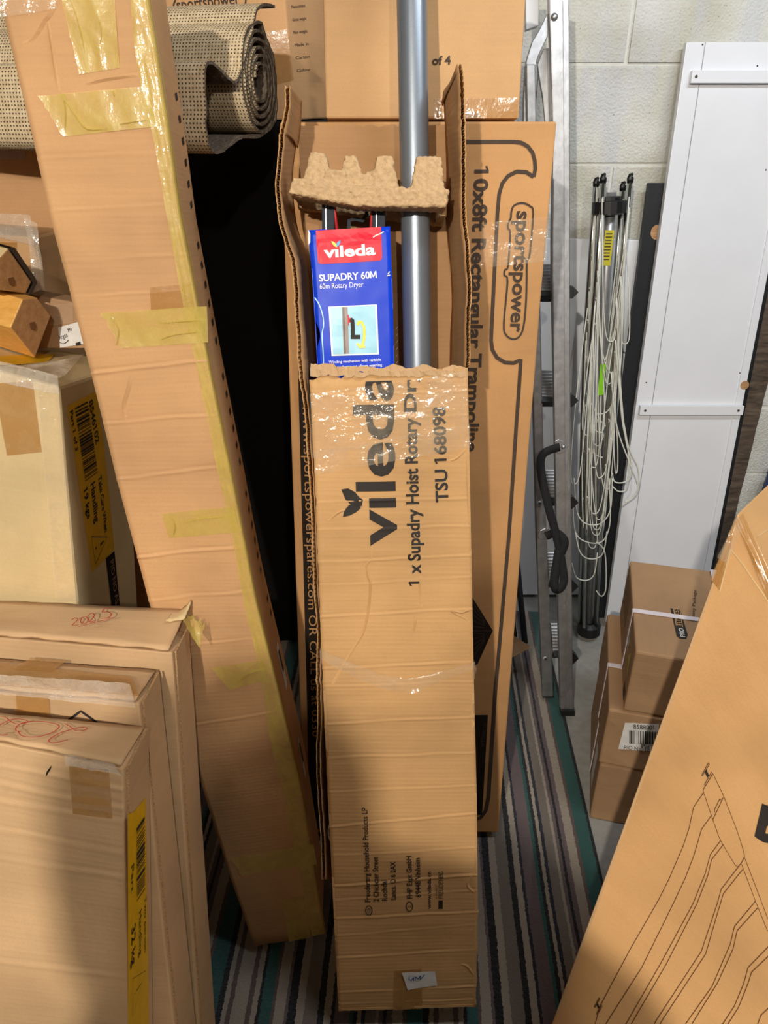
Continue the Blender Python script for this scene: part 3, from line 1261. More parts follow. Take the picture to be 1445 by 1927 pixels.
# blue printed sleeve
SP = FP.off(-0.022)
sat = SP.at
sL = [sat(581, 433), sat(590, 560), sat(597, 690), sat(607, 850)]
sR = [sat(734, 426), sat(739, 560), sat(742, 690), sat(746, 850)]
sp = Panel(sL, sR, N_)
sp.h = dents(0.0012, 14, 8.0, [(0.055, -0.02, 0.0009)], sp.W, sp.H, 0.006)
sleeve = thing('product_sleeve', 'shiny blue printed cardboard sleeve with red vileda panel standing in the torn open box', 'packaging', tuple(sL[-1].lerp(sR[-1], 0.5)))
Ds = -N_ * 0.062


def rag_sl(u, v):
    if v < 0.003:
        v += 0.004 * nz(u * 9, 3.3) + (0.010 if 0.2 < u < 0.75 else 0) * 0.35
    if u < 0.001:
        u += 0.03 * nz(v * 9, 6.1) - (0.0) + (0.07 * math.exp(-((v - 0.47) / 0.05) ** 2))
    return u, v


sheet('front_face', sp, 0.0012, M_BLUE, sleeve, 16, 40, rag=rag_sl, smooth=True)
rs = Panel([p.copy() for p in sR], [p + Ds for p in sR])
sheet('side_face', rs, 0.0012, M_BLUE, sleeve, 6, 12)
ls = Panel([p + Ds for p in sL], [p.copy() for p in sL])
sheet('side_face', ls, 0.0012, M_BLUE, sleeve, 6, 12)
bk = Panel([p + Ds for p in sR], [p + Ds for p in sL])
sheet('back_face', bk, 0.0012, M_BLUE, sleeve, 4, 4)
red = [(594, 434), (717, 427), (719, 478)]
red += [(719 - 6 + 6 * math.cos(a), 484 + 7 * math.sin(a)) for a in (0.3, 0.8, 1.3)]
red += [(607, 497)] + [(604 + 6 * math.cos(a), 490 + 7 * math.sin(a)) for a in (1.9, 2.4, 2.9)]
poly('logo_panel', sp, red, M_REDP, sleeve, 0.0006, 0.012, label='red logo panel')
text(sp, 'vıleda', (610, 485), (707, 479), (609, 471), M_WHITE, sleeve, 0.03, 'x', 0.0014)
poly('leaf_emblem', sp, [(623, 454), (628, 455), (633, 460), (635, 466), (630, 464), (626, 460)], M_YELP, sleeve, 0.0014)
poly('leaf_emblem', sp, [(641, 452), (640, 458), (637, 463), (633, 464), (633, 460), (636, 455)], M_LBLUE, sleeve, 0.0016)
text(sp, 'SUPADRY 60M', (601, 530), (709, 523), (600, 517), M_WHITE, sleeve, 0.022, lift=0.0012)
text(sp, '60m Rotary Dryer', (602, 544), (684, 540), (602, 534), M_WHITE, sleeve, 0.0, lift=0.0012)
patch('picture', sp, [(618, 577), (709, 573), (713, 667), (624, 670)], M_WHITE, sleeve, 0.0010, 8, 8)
patch('picture', sp, [(621, 579), (706, 575), (710, 664), (627, 667)], M_SKYP, sleeve, 0.0014, 8, 8)
patch('picture_pole', sp, [(643, 578), (654, 578), (657, 665), (647, 666)], M_POLEP, sleeve, 0.0018, 3, 8)
patch('picture_pole', sp, [(644.5, 578), (648, 578), (651, 665), (648, 666)], M_POLEPD, sleeve, 0.0021, 2, 8)
poly('picture_knob', sp, [(654, 592), (656, 593), (657, 598), (661, 599), (661, 606), (657, 607), (656, 613), (655, 613)], M_REDP, sleeve, 0.0022)
strokes('picture_crank', sp, [[(659, 601), (663, 603), (664, 618), (664, 634)], [(660, 634), (678, 634)]], 7.5, M_INK, sleeve, 0.0024)
strokes('picture_arrow', sp, [[(673, 612), (675, 606), (680, 606), (685, 615), (686, 632), (683, 648), (678, 653)], [(672, 646), (678, 653), (687, 652)]], 5, M_YELP, sleeve, 0.0024)
text(sp, 'Winding mechanism with variable', (619, 684), (717, 679), (619, 679), M_WHITE, sleeve, 0.01, lift=0.0012)
text(sp, 'height adjustment allows washing', (619, 694), (719, 689), (619, 689), M_WHITE, sleeve, 0.01, lift=0.0012)
text(sp, 'to be loaded at a convenient height', (619, 703), (719, 698), (619, 698), M_WHITE, sleeve, 0.01, lift=0.0012)
poly('worn_patch', sp, [(580, 432), (584, 440), (584, 456), (581, 462), (580, 450)], M_LABEL, sleeve, 0.0012)
strokes('worn_patch', sp, [[(702, 447), (708, 443), (716, 440), (722, 436)], [(730, 516), (733, 511)], [(728, 519), (734, 518)]], 2.2, M_LABEL, sleeve, 0.0012)
strokes('crease', sp, [[(592, 560), (600, 572), (607, 592), (609, 612), (606, 630), (608, 660), (609, 690)]], 2.0, M_SKYP, sleeve, 0.0012, smooth=4)
for k in range(6):
    yy = 615 + k * 13
    strokes('scuff', rs, [[(743.5, yy + 4), (746.5, yy)]], 0.8, M_LABEL, sleeve, 0.0012)

# moulded pulp tray
TP = FP.off(-0.004)


def tray_pt(x, y, depth):
    return TP.at(x, y) - N_ * depth


def pulp_block(bm, q, d0, d1, topin=0.0):
    """q: front TL,TR,BR,BL in pixels; from depth d0 to d1; the top narrowed by topin."""
    f = [tray_pt(x, y, d0) for (x, y) in q]
    b = [p - N_ * (d1 - d0) for p in f]
    if topin:
        f[0] -= N_ * topin
        f[1] -= N_ * topin
        b[0] += N_ * topin
        b[1] += N_ * topin
    vs = [bm.verts.new(p) for p in f + b]
    for fc in ([0, 3, 2, 1], [4, 5, 6, 7], [0, 1, 5, 4], [1, 2, 6, 5], [2, 3, 7, 6], [3, 0, 4, 7]):
        bm.faces.new([vs[i] for i in fc])


bm = bmesh.new()
pulp_block(bm, [(551, 334), (700, 352), (666, 387), (543, 364)], 0.0, 0.040)
pulp_block(bm, [(668, 349), (846, 356), (840, 390), (664, 388)], 0.0, 0.040)
pulp_block(bm, [(664, 350), (750, 352), (750, 372), (634, 370)], 0.002, 0.040)
pulp_block(bm, [(552, 334), (586, 338), (584, 366), (545, 360)], 0.036, 0.118)
pulp_block(bm, [(552, 336), (846, 356), (843, 402), (545, 366)], 0.100, 0.122)
pulp_block(bm, [(826, 356), (846, 356), (843, 398), (826, 396)], 0.036, 0.118)
pulp_block(bm, [(582, 282), (612, 284), (626, 348), (568, 342)], 0.004, 0.052, 0.006)
pulp_block(bm, [(612, 318), (650, 318), (650, 352), (610, 350)], 0.004, 0.040, 0.0)
pulp_block(bm, [(648, 289), (670, 288), (690, 352), (636, 350)], 0.006, 0.044, 0.006)
pulp_block(bm, [(708, 290), (738, 290), (751, 354), (700, 352)], 0.004, 0.042, 0.006)
pulp_block(bm, [(784, 291), (832, 291), (836, 356), (774, 354)], 0.003, 0.036, 0.006)
pulp_block(bm, [(690, 318), (708, 316), (706, 354), (676, 352)], 0.006, 0.040, 0.004)
me = bpy.data.meshes.new('pulp_tray')
org = tray_pt(695, 370, 0.05)
for v in bm.verts:
    v.co -= org
bm.to_mesh(me)
bm.free()
me.materials.append(M_PULP)
tray = bpy.data.objects.new('pulp_tray', me)
COL.objects.link(tray)
tray.location = org
rm = tray.modifiers.new('r', 'REMESH')
rm.mode = 'VOXEL'
rm.voxel_size = 0.0022
rm.use_smooth_shade = True
sm = tray.modifiers.new('s', 'SMOOTH')
sm.iterations = 4
tx = bpy.data.textures.new('pulp', 'CLOUDS')
tx.noise_scale = 0.006
tx.noise_depth = 3
dm = tray.modifiers.new('d', 'DISPLACE')
dm.texture = tx
dm.strength = 0.0055
dm.mid_level = 0.5
dm.texture_coords = 'LOCAL'
tag(tray, 'rough brown moulded pulp packing tray with four pegs around the grey pole', 'packaging')

# ------------------------------------------------------------------ trampoline carton behind
TT = 0.15
TPn = lean(1.16, 9.0, TT * math.sin(math.radians(9)) + 0.062)
tq = TPn.at
tp = Panel([tq(526, 229), tq(541, 620), tq(572, 1567)], [tq(1048, 228), tq(1018, 560), tq(938, 1567)], TPn.n, dents(0.002, 6, 11.0, W=0.5, H=1.5))
tramp = thing('trampoline_carton', 'tall flat cardboard box printed 10x8ft Rectangular Trampoline, standing behind the torn box', 'box', tuple(tq(755, 1567) + Vector((0, 0.07, 0))))
sheet('body', tp, TT, M_KRAFT, tramp, 26, 60, bev=0.004)
patch('print_band', tp, [(556, 520), (603, 520), (612, 1560), (584, 1560)], M_INKD, tramp, 0.0008, 4, 40, label='dark printed band')
text(tp, 'www.sportspowerspares.com OR CALL us at 0330', (569, 760), (588, 1385), (585, 760), M_KRAFT, tramp, 0.0, lift=0.0016)
fr = [(870, 267), (968, 267)] + [(970 + 36 * math.sin(a), 305 - 38 * math.cos(a)) for a in (0.3, 0.7, 1.1, 1.5)] + [(1007, 318), (1004, 333)]
strokes('print_outline', tp, [fr], 7, M_INKB, tramp, 0.0009)
fr2 = [(1004, 333), (990, 324), (972, 323), (956, 331), (945, 345), (939, 366), (936, 400), (931, 500), (926, 600), (924, 640), (926, 658), (935, 673), (950, 682), (966, 683), (980, 677), (977, 720), (958, 1000), (932, 1300), (919, 1500), (914, 1525), (905, 1538), (890, 1544)]
strokes('print_outline', tp, [fr2], 7, M_INKB, tramp, 0.0009)
ol = [(962, 399), (967, 387), (982, 382), (997, 388), (1003, 402), (997, 477), (991, 490), (991, 500), (990, 564), (985, 614), (977, 633), (965, 638), (952, 630), (948, 609), (955, 530), (949, 518), (950, 508), (956, 500), (960, 440), (956, 430), (956, 420), (961, 411)]
strokes('logo_outline', tp, [ol], 3.6, M_INKB, tramp, 0.0009, closed=True, smooth=4)
text(tp, 'sportspower', (973, 397), (960, 625), (991, 398), M_INKB, tramp, 0.026, 'x', label='logo lettering running downwards')
text(tp, '10x8ft Rectangular Trampoline', (893, 312), (876, 850), (920, 312), M_INKB, tramp, 0.03)
poly('print_picture', tp, [(880, 1110), (889, 1124), (927, 1186), (899, 1248), (880, 1262)], M_INKD, tramp, 0.0009)
strokes('print_net', tp, [[(888, 1130 + 12 * i), (912, 1168 + 3 * i)] for i in range(5)] + [[(888, 1238 - 12 * i), (912, 1204 - 3 * i)] for i in range(5)] + [[(888, 1186), (925, 1186)]], 1.2, M_INKB, tramp, 0.0014)
patch('print_label', tp, [(880, 1345), (918, 1345), (907, 1533), (880, 1533)], M_INKD, tramp, 0.0010, 3, 6)
text(tp, 'RECTANGULAR', (909, 1360), (904, 1405), (916, 1360), M_INKB, tramp, 0.0, lift=0.0016)
patch('clear_tape', tp, [(905, 420), (1032, 408), (1028, 492), (902, 505)], M_CTAPE, tramp, 0.0012, 16, 10, wr=0.0016, ws=30, label='clear tape across the printed logo')

# the carton on top of it
c4 = Plane(TPn.p + TPn.n * -0.010, TPn.n)
tz = Vector(tp.S(0.5, 0)).z
p4 = Panel([c4.at(604, -160), c4.at(613, 223)], [c4.at(999, -160), c4.at(976, 223)], TPn.n, dents(0.002, 6, 21.0, W=0.4, H=0.4))
of4 = thing('upper_carton', 'plain cardboard box printed of 4, standing on top of the trampoline box behind the pole', 'box', tuple(c4.at(794, 223)))
sheet('body', p4, 0.13, M_BOXS, of4, 16, 16, bev=0.004)
text(p4, 'of 4', (813, 122), (848, 121), (813, 106), M_INKB, of4, 0.03)
patch('brown_tape', p4, [(818, 186), (977, 184), (976, 222), (816, 223)], M_BTAPE, of4, 0.0008, 8, 3)

# ------------------------------------------------------------------ tall taped carton leaning left of centre
TL_T = 0.150
QP = lean(0.895, 9.0, TL_T * math.sin(math.radians(9)) + 0.060)
qa = QP.at
lx = [(-33, -150), (0, 0), (60, 255), (93, 400), (172, 705), (219, 900), (280, 1130), (390, 1515), (440, 1670), (478, 1781)]
rx = [(258, -150), (277, 0), (316, 250), (336, 400), (392, 690), (435, 900), (480, 1130), (568, 1490), (594, 1650), (612, 1757)]
tl = Panel([qa(*p) for p in lx], [qa(*p) for p in rx], QP.n)
tcp = [(100, 397, 310, 385, .0009), (172, 703, 370, 680, .0022), (196, 797, 395, 780, .0013), (222, 902, 412, 876, .0016), (265, 1049, 440, 1029, .0026), (285, 1130, 452, 1112, .0014), (368, 1366, 505, 1340, .0013),
       (72, 300, 300, 285, .0007), (120, 492, 330, 480, .0008), (330, 1220, 470, 1200, .0008), (140, 560, 360, 546, .0006)]
cr2 = []
for (xa, ya, xb, yb, a) in tcp:
    va, vb = tl.px(xa, ya)[1], tl.px(xb, yb)[1]
    cr2.append(((va + vb) / 2, vb - va, a))
tl.h = dents(0.0025, 7, 31.0, cr2, 0.2, tl.H, 0.0024)
tallb = thing('taped_carton', 'very tall narrow cardboard box with yellow tape along its edge, leaning beside the dark gap', 'box', tuple(qa(545, 1770) + Vector((0, 0.1, 0))))
sheet('lid_panel', tl, 0.006, [M_TALL, M_EDGE], tallb, us=[i / 24 for i in range(25)], vs=crease_rows(cr2, tl.H, 60, 0.0024), smooth=True, fm_side=1)
Dq = -QP.n * TL_T
bl_ = [Vector(p) - QP.n * 0.015 for p in tl.L]
br2 = [Vector(p) - QP.n * 0.015 - RT * 0.007 for p in tl.R]
# the body swings a little to the right behind the lid so that its side shows
Dq2 = Dq * 0.94 - RT * 0.006
body = Panel(bl_, br2, QP.n)
sheet('body', body, TL_T, M_TALL, tallb, 8, 30, D=Dq2, bev=0.003)
sd = side_panel(body, Dq2)
inner = [(243, -60), (246, 0), (259, 127), (288, 254), (309, 374), (345, 573), (369, 686), (395, 808), (413, 900), (436, 1003), (459, 1133), (475, 1199), (493, 1289), (504, 1367), (517, 1429), (533, 1491), (548, 1570), (571, 1675), (588, 1760)]
outer = [(tuple((p[0] + 0, p[1]))) for p in inner]


def edge_tape(name, k0, k1, seed):
    V, F_, UV = [], [], []
    ins = smooth_pts(inner[k0:k1], 10)
    m = 7
    for i, p in enumerate(ins):
        v = tl.px(p[0], p[1])[1]
        R = tl.edge(tl.R, v)
        W = np.array(qa(*p)[:])
        for j in range(m + 1):
            t = j / m
            X = W + (R - W) * min(1, t * 1.0)
            jig = 0.0012 * abs(nz(i * 0.5 + seed, t * 3.0)) + 0.0014 * max(0, 1 - 4 * abs(nz(i * 0.17 + t * 2 + seed, t * 6)))
            if j == 0:
                X = X + (R - W) * 0.05 * nz(i * 0.6, seed)
            V.append(tl.lifted(X, 0.0008 + jig))
        # fold over the edge
        V.append(R + np.array(RT) * 0.0012 - tl.N * 0.006)
    m += 1
    for i in range(len(ins) - 1):
        for j in range(m):
            F_.append([i * (m + 1) + j, (i + 1) * (m + 1) + j, (i + 1) * (m + 1) + j + 1, i * (m + 1) + j + 1])
    mesh(name, V, F_, M_YTAPE, tallb, smooth=True, label='yellow tape along the front edge')


edge_tape('yellow_tape', 0, 9, 1.0)
edge_tape('yellow_tape', 8, 15, 4.0)
edge_tape('yellow_tape', 14, 19, 7.0)
# tape on the side, just behind the slit
V, F_ = [], []
n = 70
for i in range(n + 1):
    v = 0.02 + 0.97 * i / n
    a = np.array(sd.P(0.02, v, 0.0008))
    b = np.array(sd.P(0.24 + 0.05 * nz(i * 0.3, 2.0), v, 0.0010 + 0.0012 * abs(nz(i * 0.8, 7))))
    V += [a - tl.N * -0.001, (a + b) / 2 + sd.N * 0.0012 * abs(nz(i * 0.6, 3)), b]
for i in range(n):
    for j in range(2):
        F_.append([3 * i + j, 3 * i + 3 + j, 3 * i + 4 + j, 3 * i + 1 + j])
mesh('yellow_tape', V, F_, M_YTAPE, tallb, smooth=True, label='second yellow tape on the side')
for q, sdv in (([(112, -20), (216, -10), (226, 128), (150, 140)], 1), ([(72, 181), (272, 163), (300, 238), (121, 257)], 2), ([(191, 589), (390, 576), (392, 644), (230, 655)], 3),
               ([(303, 966), (440, 952), (450, 1000), (318, 1013)], 4), ([(398, 1256), (495, 1242), (505, 1280), (432, 1297)], 5), ([(436, 1613), (590, 1588), (597, 1625), (456, 1646)], 6), ([(530, 1690), (572, 1684), (585, 1763), (545, 1770)], 7)):
    patch('yellow_tape', tl, q, M_YTAPE, tallb, 0.0012, 18, 10, wr=0.0016, ws=26, ragged=0.05, seed=sdv * 3.0, label='short strip of yellow tape')
patch('clear_tape', tl, [(0, -40), (112, -30), (108, 18), (2, 34)], M_CTAPE, tallb, 0.002, 12, 8, wr=0.002)
patch('brown_tape', tl, [(282, 541), (360, 533), (366, 578), (284, 584)], M_BTAPE, tallb, 0.0007, 4, 4)
# crack in the upper corner
for pts in ([(112, -6), (98, 22), (84, 40), (72, 60), (58, 76), (44, 84)], [(90, 40), (100, 100), (110, 170)], [(247, 708), (241, 735), (234, 762), (236, 790)], [(160, 158), (200, 148), (262, 140)]):
    ridge('fold_line', tl, pts, 8, M_TALL, tallb, 0.0024)
for pts in ([(118, 176), (124, 215), (122, 255)], [(112, 176), (140, 215), (166, 244), (215, 240)], [(212, 170), (217, 182)], [(218, 236), (250, 231), (284, 226)], [(132, -5), (150, 50), (162, 108)], [(176, 0), (192, 60), (186, 95)],
            [(208, 590), (224, 622), (220, 650)], [(298, 608), (330, 606), (388, 602)], [(300, 640), (330, 630), (380, 624)], [(322, 968), (330, 990), (326, 1010)], [(346, 985), (380, 975), (440, 972)], [(444, 1290), (470, 1266), (500, 1260)]):
    ridge('tape_wrinkle', tl, pts, 4.5, M_YTAPE, tallb, 0.0045)
# black print and white labels on the side face
for i in range(30):
    v = 0.10 + i * 0.0175
    if i % 7 == 6:
        continue
    a, b, c, d = (sd.P(x, y, 0.001) for x, y in ((0.74, v), (0.84, v - 0.002), (0.84, v + 0.004), (0.74, v + 0.006)))
    mesh('print_mark', [a, b, c, d], [[0, 3, 2, 1]], M_INK, tallb)
for (u0, u1, v0, v1) in ((0.60, 0.78, 0.645, 0.70), (0.55, 0.68, 0.765, 0.82)):
    mesh('side_label', [sd.P(u0, v0, .001), sd.P(u1, v0, .001), sd.P(u1, v1, .001), sd.P(u0, v1, .001)], [[0, 3, 2, 1]], M_LABEL, tallb, label='small white label')
    mesh('print_mark', [sd.P(u0 + .04, v0 + .008, .0016), sd.P(u1 - .03, v0 + .008, .0016), sd.P(u1 - .03, v1 - .02, .0016), sd.P(u0 + .04, v1 - .02, .0016)], [[0, 3, 2, 1]], M_INKB, tallb)

# ------------------------------------------------------------------ three flat cartons front left
LB = 18.0
s18, c18 = math.sin(math.radians(LB)), math.cos(math.radians(LB))


def ray_z(x, y, z):
    return level(z).at(x, y)


P0 = ray_z(232, 1445, 0.75)
B1P = Plane(P0, (0, -c18, s18))


def stack_box(name, label, off, depth, TLp, TRp, low, mat, seed, cre=(), k0=1.0):
    pl = B1P.off(-off)
    zf = depth * s18
    tr, tl_ = pl.at(*TRp), pl.at(*TLp)
    br = to_z(tr, pl.at(*low), zf)
    blp = br + (tl_ - tr)
    blp.z = zf
    blp = Plane(pl.p, pl.n).p + (blp - pl.p) - pl.n * (blp - pl.p).dot(pl.n)
    tl_n = Panel([tl_, blp], [tr, br], pl.n)
    tl_n.h = dents(0.0022, 7, seed, cre, tl_n.W, tl_n.H)
    root = thing(name, label, 'box', tuple((br + blp) / 2 + Vector((0, 0.04, -zf))), 'flat cartons at the front left')
    D = -pl.n * depth
    sheet('body', tl_n, depth, mat, root, us=[i / 14 for i in range(15)], vs=crease_rows(cre, tl_n.H, 26) if cre else None, nv=26, bev=0.003, taper=lambda u: k0 + (1 - k0) * u)
    return root, tl_n, D


b1, b1p, D1 = stack_box('flat_carton', 'nearest flat cardboard box at the lower left with red scrawl on its top', 0.0, 0.092, (-130, 1372), (232, 1446), (242, 1927), M_PALE, 3.0,
                        [(0.040, 0.0, .0013), (0.075, 0.004, .0010), (0.105, -0.004, .0009), (0.16, 0.003, .0008), (0.21, -0.003, .0007), (0.41, 0.004, .0008)], k0=0.45)
b2, b2p, D2 = stack_box('flat_carton', 'middle flat cardboard box of the front three, black roof mark on its face', 0.098, 0.088, (-150, 1290), (262, 1323), (328, 1927), M_PALE, 13.0)
b3, b3p, D3 = stack_box('flat_carton', 'rear flat cardboard box of the front three with red 2025 on its lifted flap', 0.202, 0.090, (-150, 1186), (324, 1228), (374, 1927), M_PALE, 23.0)
t1, t2, t3 = top_panel(b1p, D1, 0.45), top_panel(b2p, D2), top_panel(b3p, D3)
s1, s2, s3 = side_panel(b1p, D1), side_panel(b2p, D2), side_panel(b3p, D3)
# side boards stand slightly proud with a slit at the front edge
for root, spn, dd in ((b1, s1, 0.004), (b2, s2, 0.003), (b3, s3, 0.003)):
    q = Panel([Vector(spn.P(0.12, 0.004)), Vector(spn.P(0.10, 0.5)), Vector(spn.P(0.12, 0.995))], [Vector(spn.P(0.99, -0.012)), Vector(spn.P(1.0, 0.5)), Vector(spn.P(1.0, 0.995))], spn.N)
    q.L = [p + spn.N * dd for p in q.L]
    q.R = [p + spn.N * dd for p in q.R]
    sheet('side_flap', q, dd, [M_PALE, M_EDGE], root, 4, 30, fm_side=1)


def top_flap(root, tpn, seed, rise, over=0.0, name='top_flap'):
    tpn.h = None
    V, F_, UV = [], [], []
    nu, nv = 40, 8
    for j in range(nv + 1):
        for i in range(nu + 1):
            u, v = i / nu * 0.985, j / nv
            lift = 0.002 + rise * (1 - v) ** 1.2 * (0.4 + 0.6 * u) + 0.003 * abs(nz(u * 6 + seed, v * 2)) + (0.0025 if v > 0.9 else 0) * nz(u * 12, seed)
            vv = v - over * (1 - v)
            V.append(tpn.P(u, vv + (0.02 * nz(u * 14, seed) if j in (0, nv) else 0), lift))
    for j in range(nv):
        for i in range(nu):
            q = [j * (nu + 1) + i, (j + 1) * (nu + 1) + i, (j + 1) * (nu + 1) + i + 1, j * (nu + 1) + i + 1]
            F_.append(q)
            UV.append([((k % (nu + 1)) / nu * tpn.W, (k // (nu + 1)) / nv * tpn.H) for k in q])
    o = mesh(name, V, F_, M_PALE, root, UV, smooth=True)
    so = o.modifiers.new('t', 'SOLIDIFY')
    so.thickness = 0.004
    so.offset = 1.0
    return o


top_flap(b1, t1, 2.0, 0.004)
top_flap(b2, t2, 5.0, 0.005)
top_flap(b3, t3, 9.0, 0.030, 0.10)


class Lift(Panel):
    pass


def raise_panel(tpn, k):
    q = Panel([Vector(p + tpn.N * k) for p in tpn.L], [Vector(p + tpn.N * k) for p in tpn.R], tpn.N)
    return q


t1r, t2r = raise_panel(t1, 0.0115), raise_panel(t2, 0.0125)
# tilted plane of the rear box's lifted flap
ta, tb_ = Vector(t3.P(0, -0.1, 0.018)), Vector(t3.P(0.985, -0.1, 0.036))
t3r = Panel([ta + Vector((0, 0, .002)), Vector(t3.P(0, 1, 0.008))], [tb_ + Vector((0, 0, .002)), Vector(t3.P(0.985, 1, 0.008))])
# red writing
strokes('handwriting', t3r, [[(135, 1171), (141, 1167), (147, 1170), (139, 1178), (137, 1181), (149, 1180)], [(155, 1166), (152, 1174), (159, 1178), (166, 1172), (163, 1165), (155, 1166)],
                             [(166, 1163), (172, 1158), (178, 1162), (171, 1172), (169, 1175), (181, 1172)], [(211, 1149), (198, 1149), (193, 1156), (203, 1156), (210, 1160), (203, 1167), (190, 1168)], [(147, 1184), (170, 1178), (215, 1167)]],
        2.0, M_RED, b3, 0.004, smooth=4, label='red handwritten 2025')
strokes('handwriting', t1r, [[(122, 1364), (132, 1370), (142, 1377), (156, 1377), (164, 1373), (154, 1371), (138, 1374), (115, 1381), (98, 1390), (91, 1397), (100, 1400), (115, 1398), (127, 1395)],
                             [(40, 1379), (30, 1378), (31, 1370), (42, 1363), (62, 1360), (88, 1361), (108, 1366), (110, 1372), (98, 1381), (76, 1388), (50, 1389), (38, 1385), (34, 1378)],
                             [(-4, 1350), (10, 1352), (20, 1360), (32, 1365), (45, 1364), (52, 1360), (42, 1356), (24, 1356), (8, 1362), (-6, 1370)], [(-4, 1385), (6, 1386), (14, 1384)]],
        2.2, M_RED, b1, 0.002, smooth=4, label='red handwritten scrawl')
# roof mark on the middle box
strokes('print_mark', b2p, [[(122, 1360), (152, 1338), (192, 1366)]], 4.5, M_INK, b2, 0.0012)
# tapes
patch('clear_tape', b2p, [(-20, 1264), (248, 1282), (258, 1328), (-20, 1300)], M_FILM, b2, 0.006, 30, 8, wr=0.003, label='crumpled clear tape over the front top edge')
patch('brown_tape', t2r, [(-20, 1246), (248, 1276), (262, 1312), (-20, 1290)], M_BTAPE, b2, 0.001, 20, 4, wr=0.0012)
patch('brown_tape', t2r, [(58, 1240), (126, 1245), (98, 1266), (26, 1261)], M_BTAPE, b2, 0.002, 6, 4)
patch('brown_tape', b2p, [(30, 1302), (92, 1307), (96, 1352), (33, 1346)], M_BTAPE, b2, 0.0022, 6, 6)
patch('clear_tape', b1p, [(127, 1412), (222, 1432), (234, 1452), (130, 1434)], M_FILM, b1, 0.009, 20, 6, wr=0.003, label='crumpled clear tape on the top corner')
patch('brown_tape', b1p, [(130, 1440), (205, 1448), (212, 1540), (138, 1530)], M_BTAPE, b1, 0.0012, 6, 8)
patch('torn_hole', b1p, [(88, 1452), (97, 1440), (96, 1446), (88, 1460)], M_INKD, b1, 0.0012, 2, 2)
# torn flap corner standing up behind the rear box
V, F_ = [], []
for i in range(9):
    t = i / 8
    for j in range(6):
        s = j / 5
        p = Vector(t3.P(0.93 + 0.07 * t, -0.12 + 0.5 * s * (1 - t * 0.3), 0.030 + 0.022 * t ** 2 * (1 - s) + 0.004 * nz(i * 0.7, j * 0.8)))
        V.append(p)
for i in range(8):
    for j in range(5):
        F_.append([i * 6 + j, i * 6 + j + 1, (i + 1) * 6 + j + 1, (i + 1) * 6 + j])
cf = mesh('curled_corner', V, F_, M_PALER, b3, smooth=True)
cf.modifiers.new('t', 'SOLIDIFY').thickness = 0.003
V, F_ = [], []
for i in range(8):
    for j in range(6):
        t, s = i / 7, j / 5
        p = Vector(t3.P(1.0 + 0.075 * t, 0.02 + 0.34 * s, 0.030 - 0.012 * t - 0.03 * s * t + 0.012 * nz(i * 0.9, j * 0.9, 4.0)))
        V.append(p)
for i in range(7):
    for j in range(5):
        F_.append([i * 6 + j, i * 6 + j + 1, (i + 1) * 6 + j + 1, (i + 1) * 6 + j])
mesh('tape_scrap', V, F_, M_YTAPE, b3, smooth=True, label='crumpled scrap of yellow tape')
# yellow handling label on the nearest box's side
s1r = raise_panel(s1, 0.0045)
sx = lambda x, y: (220 + x * 80 / 317, 1440 + y * 487 / 1927)
yl = poly('yellow_label', s1r, [sx(78, 365), sx(120, 350), sx(210, 240), sx(236, 1927), sx(80, 1927)], M_YLAB, b1, 0.0006, label='yellow handling label in shade')
barcode(s1r, [sx(138, 470), sx(196, 380), sx(199, 930), sx(140, 1020)], M_INK, yl, 22, 5)
text(s1r, 'Two person', sx(200, 990), sx(200, 1400), sx(214, 980), M_INK, yl, 0.0, lift=0.0012)
text(s1r, 'Handling', sx(160, 1100), sx(160, 1430), sx(180, 1090), M_INK, yl, 0.0, lift=0.0012)
text(s1r, '32 kg', sx(104, 1220), sx(104, 1510), sx(132, 1200), M_INK, yl, 0.012, lift=0.0012)
text(s1r, 'Part', sx(100, 760), sx(98, 960), sx(122, 750), M_INK, yl, 0.0, lift=0.0012)
strokes('warning_triangle', s1r, [[sx(112, 1590), sx(208, 1530), sx(112, 1870)]], 1.3, M_INK, yl, 0.0012, closed=True)
strokes('warning_mark', s1r, [[sx(176, 1625), sx(140, 1680)], [sx(129, 1695), sx(124, 1702)]], 1.6, M_INK, yl, 0.0012)

# ------------------------------------------------------------------ cartons, posts further back on the left
L1P = lean(1.09 - 1.12 * math.tan(math.radians(12)), 12.0)
l1 = L1P.at
DZ = 0.30 * math.sin(math.radians(12))
trp = l1(110, 727)
brp = to_z(trp, l1(144, 1130), DZ)
tlp = l1(-150, 660)
blp = Vector((brp.x + (tlp.x - trp.x), brp.y, DZ))
L1 = Panel([tlp, blp], [trp, brp], L1P.n, dents(0.0025, 6, 41.0, W=0.3, H=1.1))
pale = thing('pale_carton', 'pale film wrapped cardboard box with a yellow 8546102 label, behind the front flat boxes', 'box', tuple((brp + blp) / 2 + Vector((0, 0.1, -DZ))))
DL1 = -L1P.n * 0.30
sheet('body', L1, 0.30, M_PALER, pale, 10, 24, D=DL1, bev=0.006)
sL1 = side_panel(L1, DL1)
tL1 = top_panel(L1, DL1)
cx = lambda x, y: (100 + x * 160 / 670, 700 + y * 460 / 1927)
yl = poly('yellow_label', sL1, [cx(105, 268), cx(330, 150), cx(392, 560), cx(478, 1395), cx(300, 1580)], M_YLAB, pale, 0.0012, label='yellow handling label')
barcode(sL1, [cx(162, 284), cx(262, 232), cx(344, 800), cx(244, 872)], M_INK, yl, 30, 11)
text(sL1, '8546102', cx(272, 236), cx(330, 575), cx(302, 212), M_INK, yl, 0.024, lift=0.0018)
text(sL1, 'Part 1 of 3', cx(124, 312), cx(168, 628), cx(148, 300), M_INK, yl, 0.024, lift=0.0018)
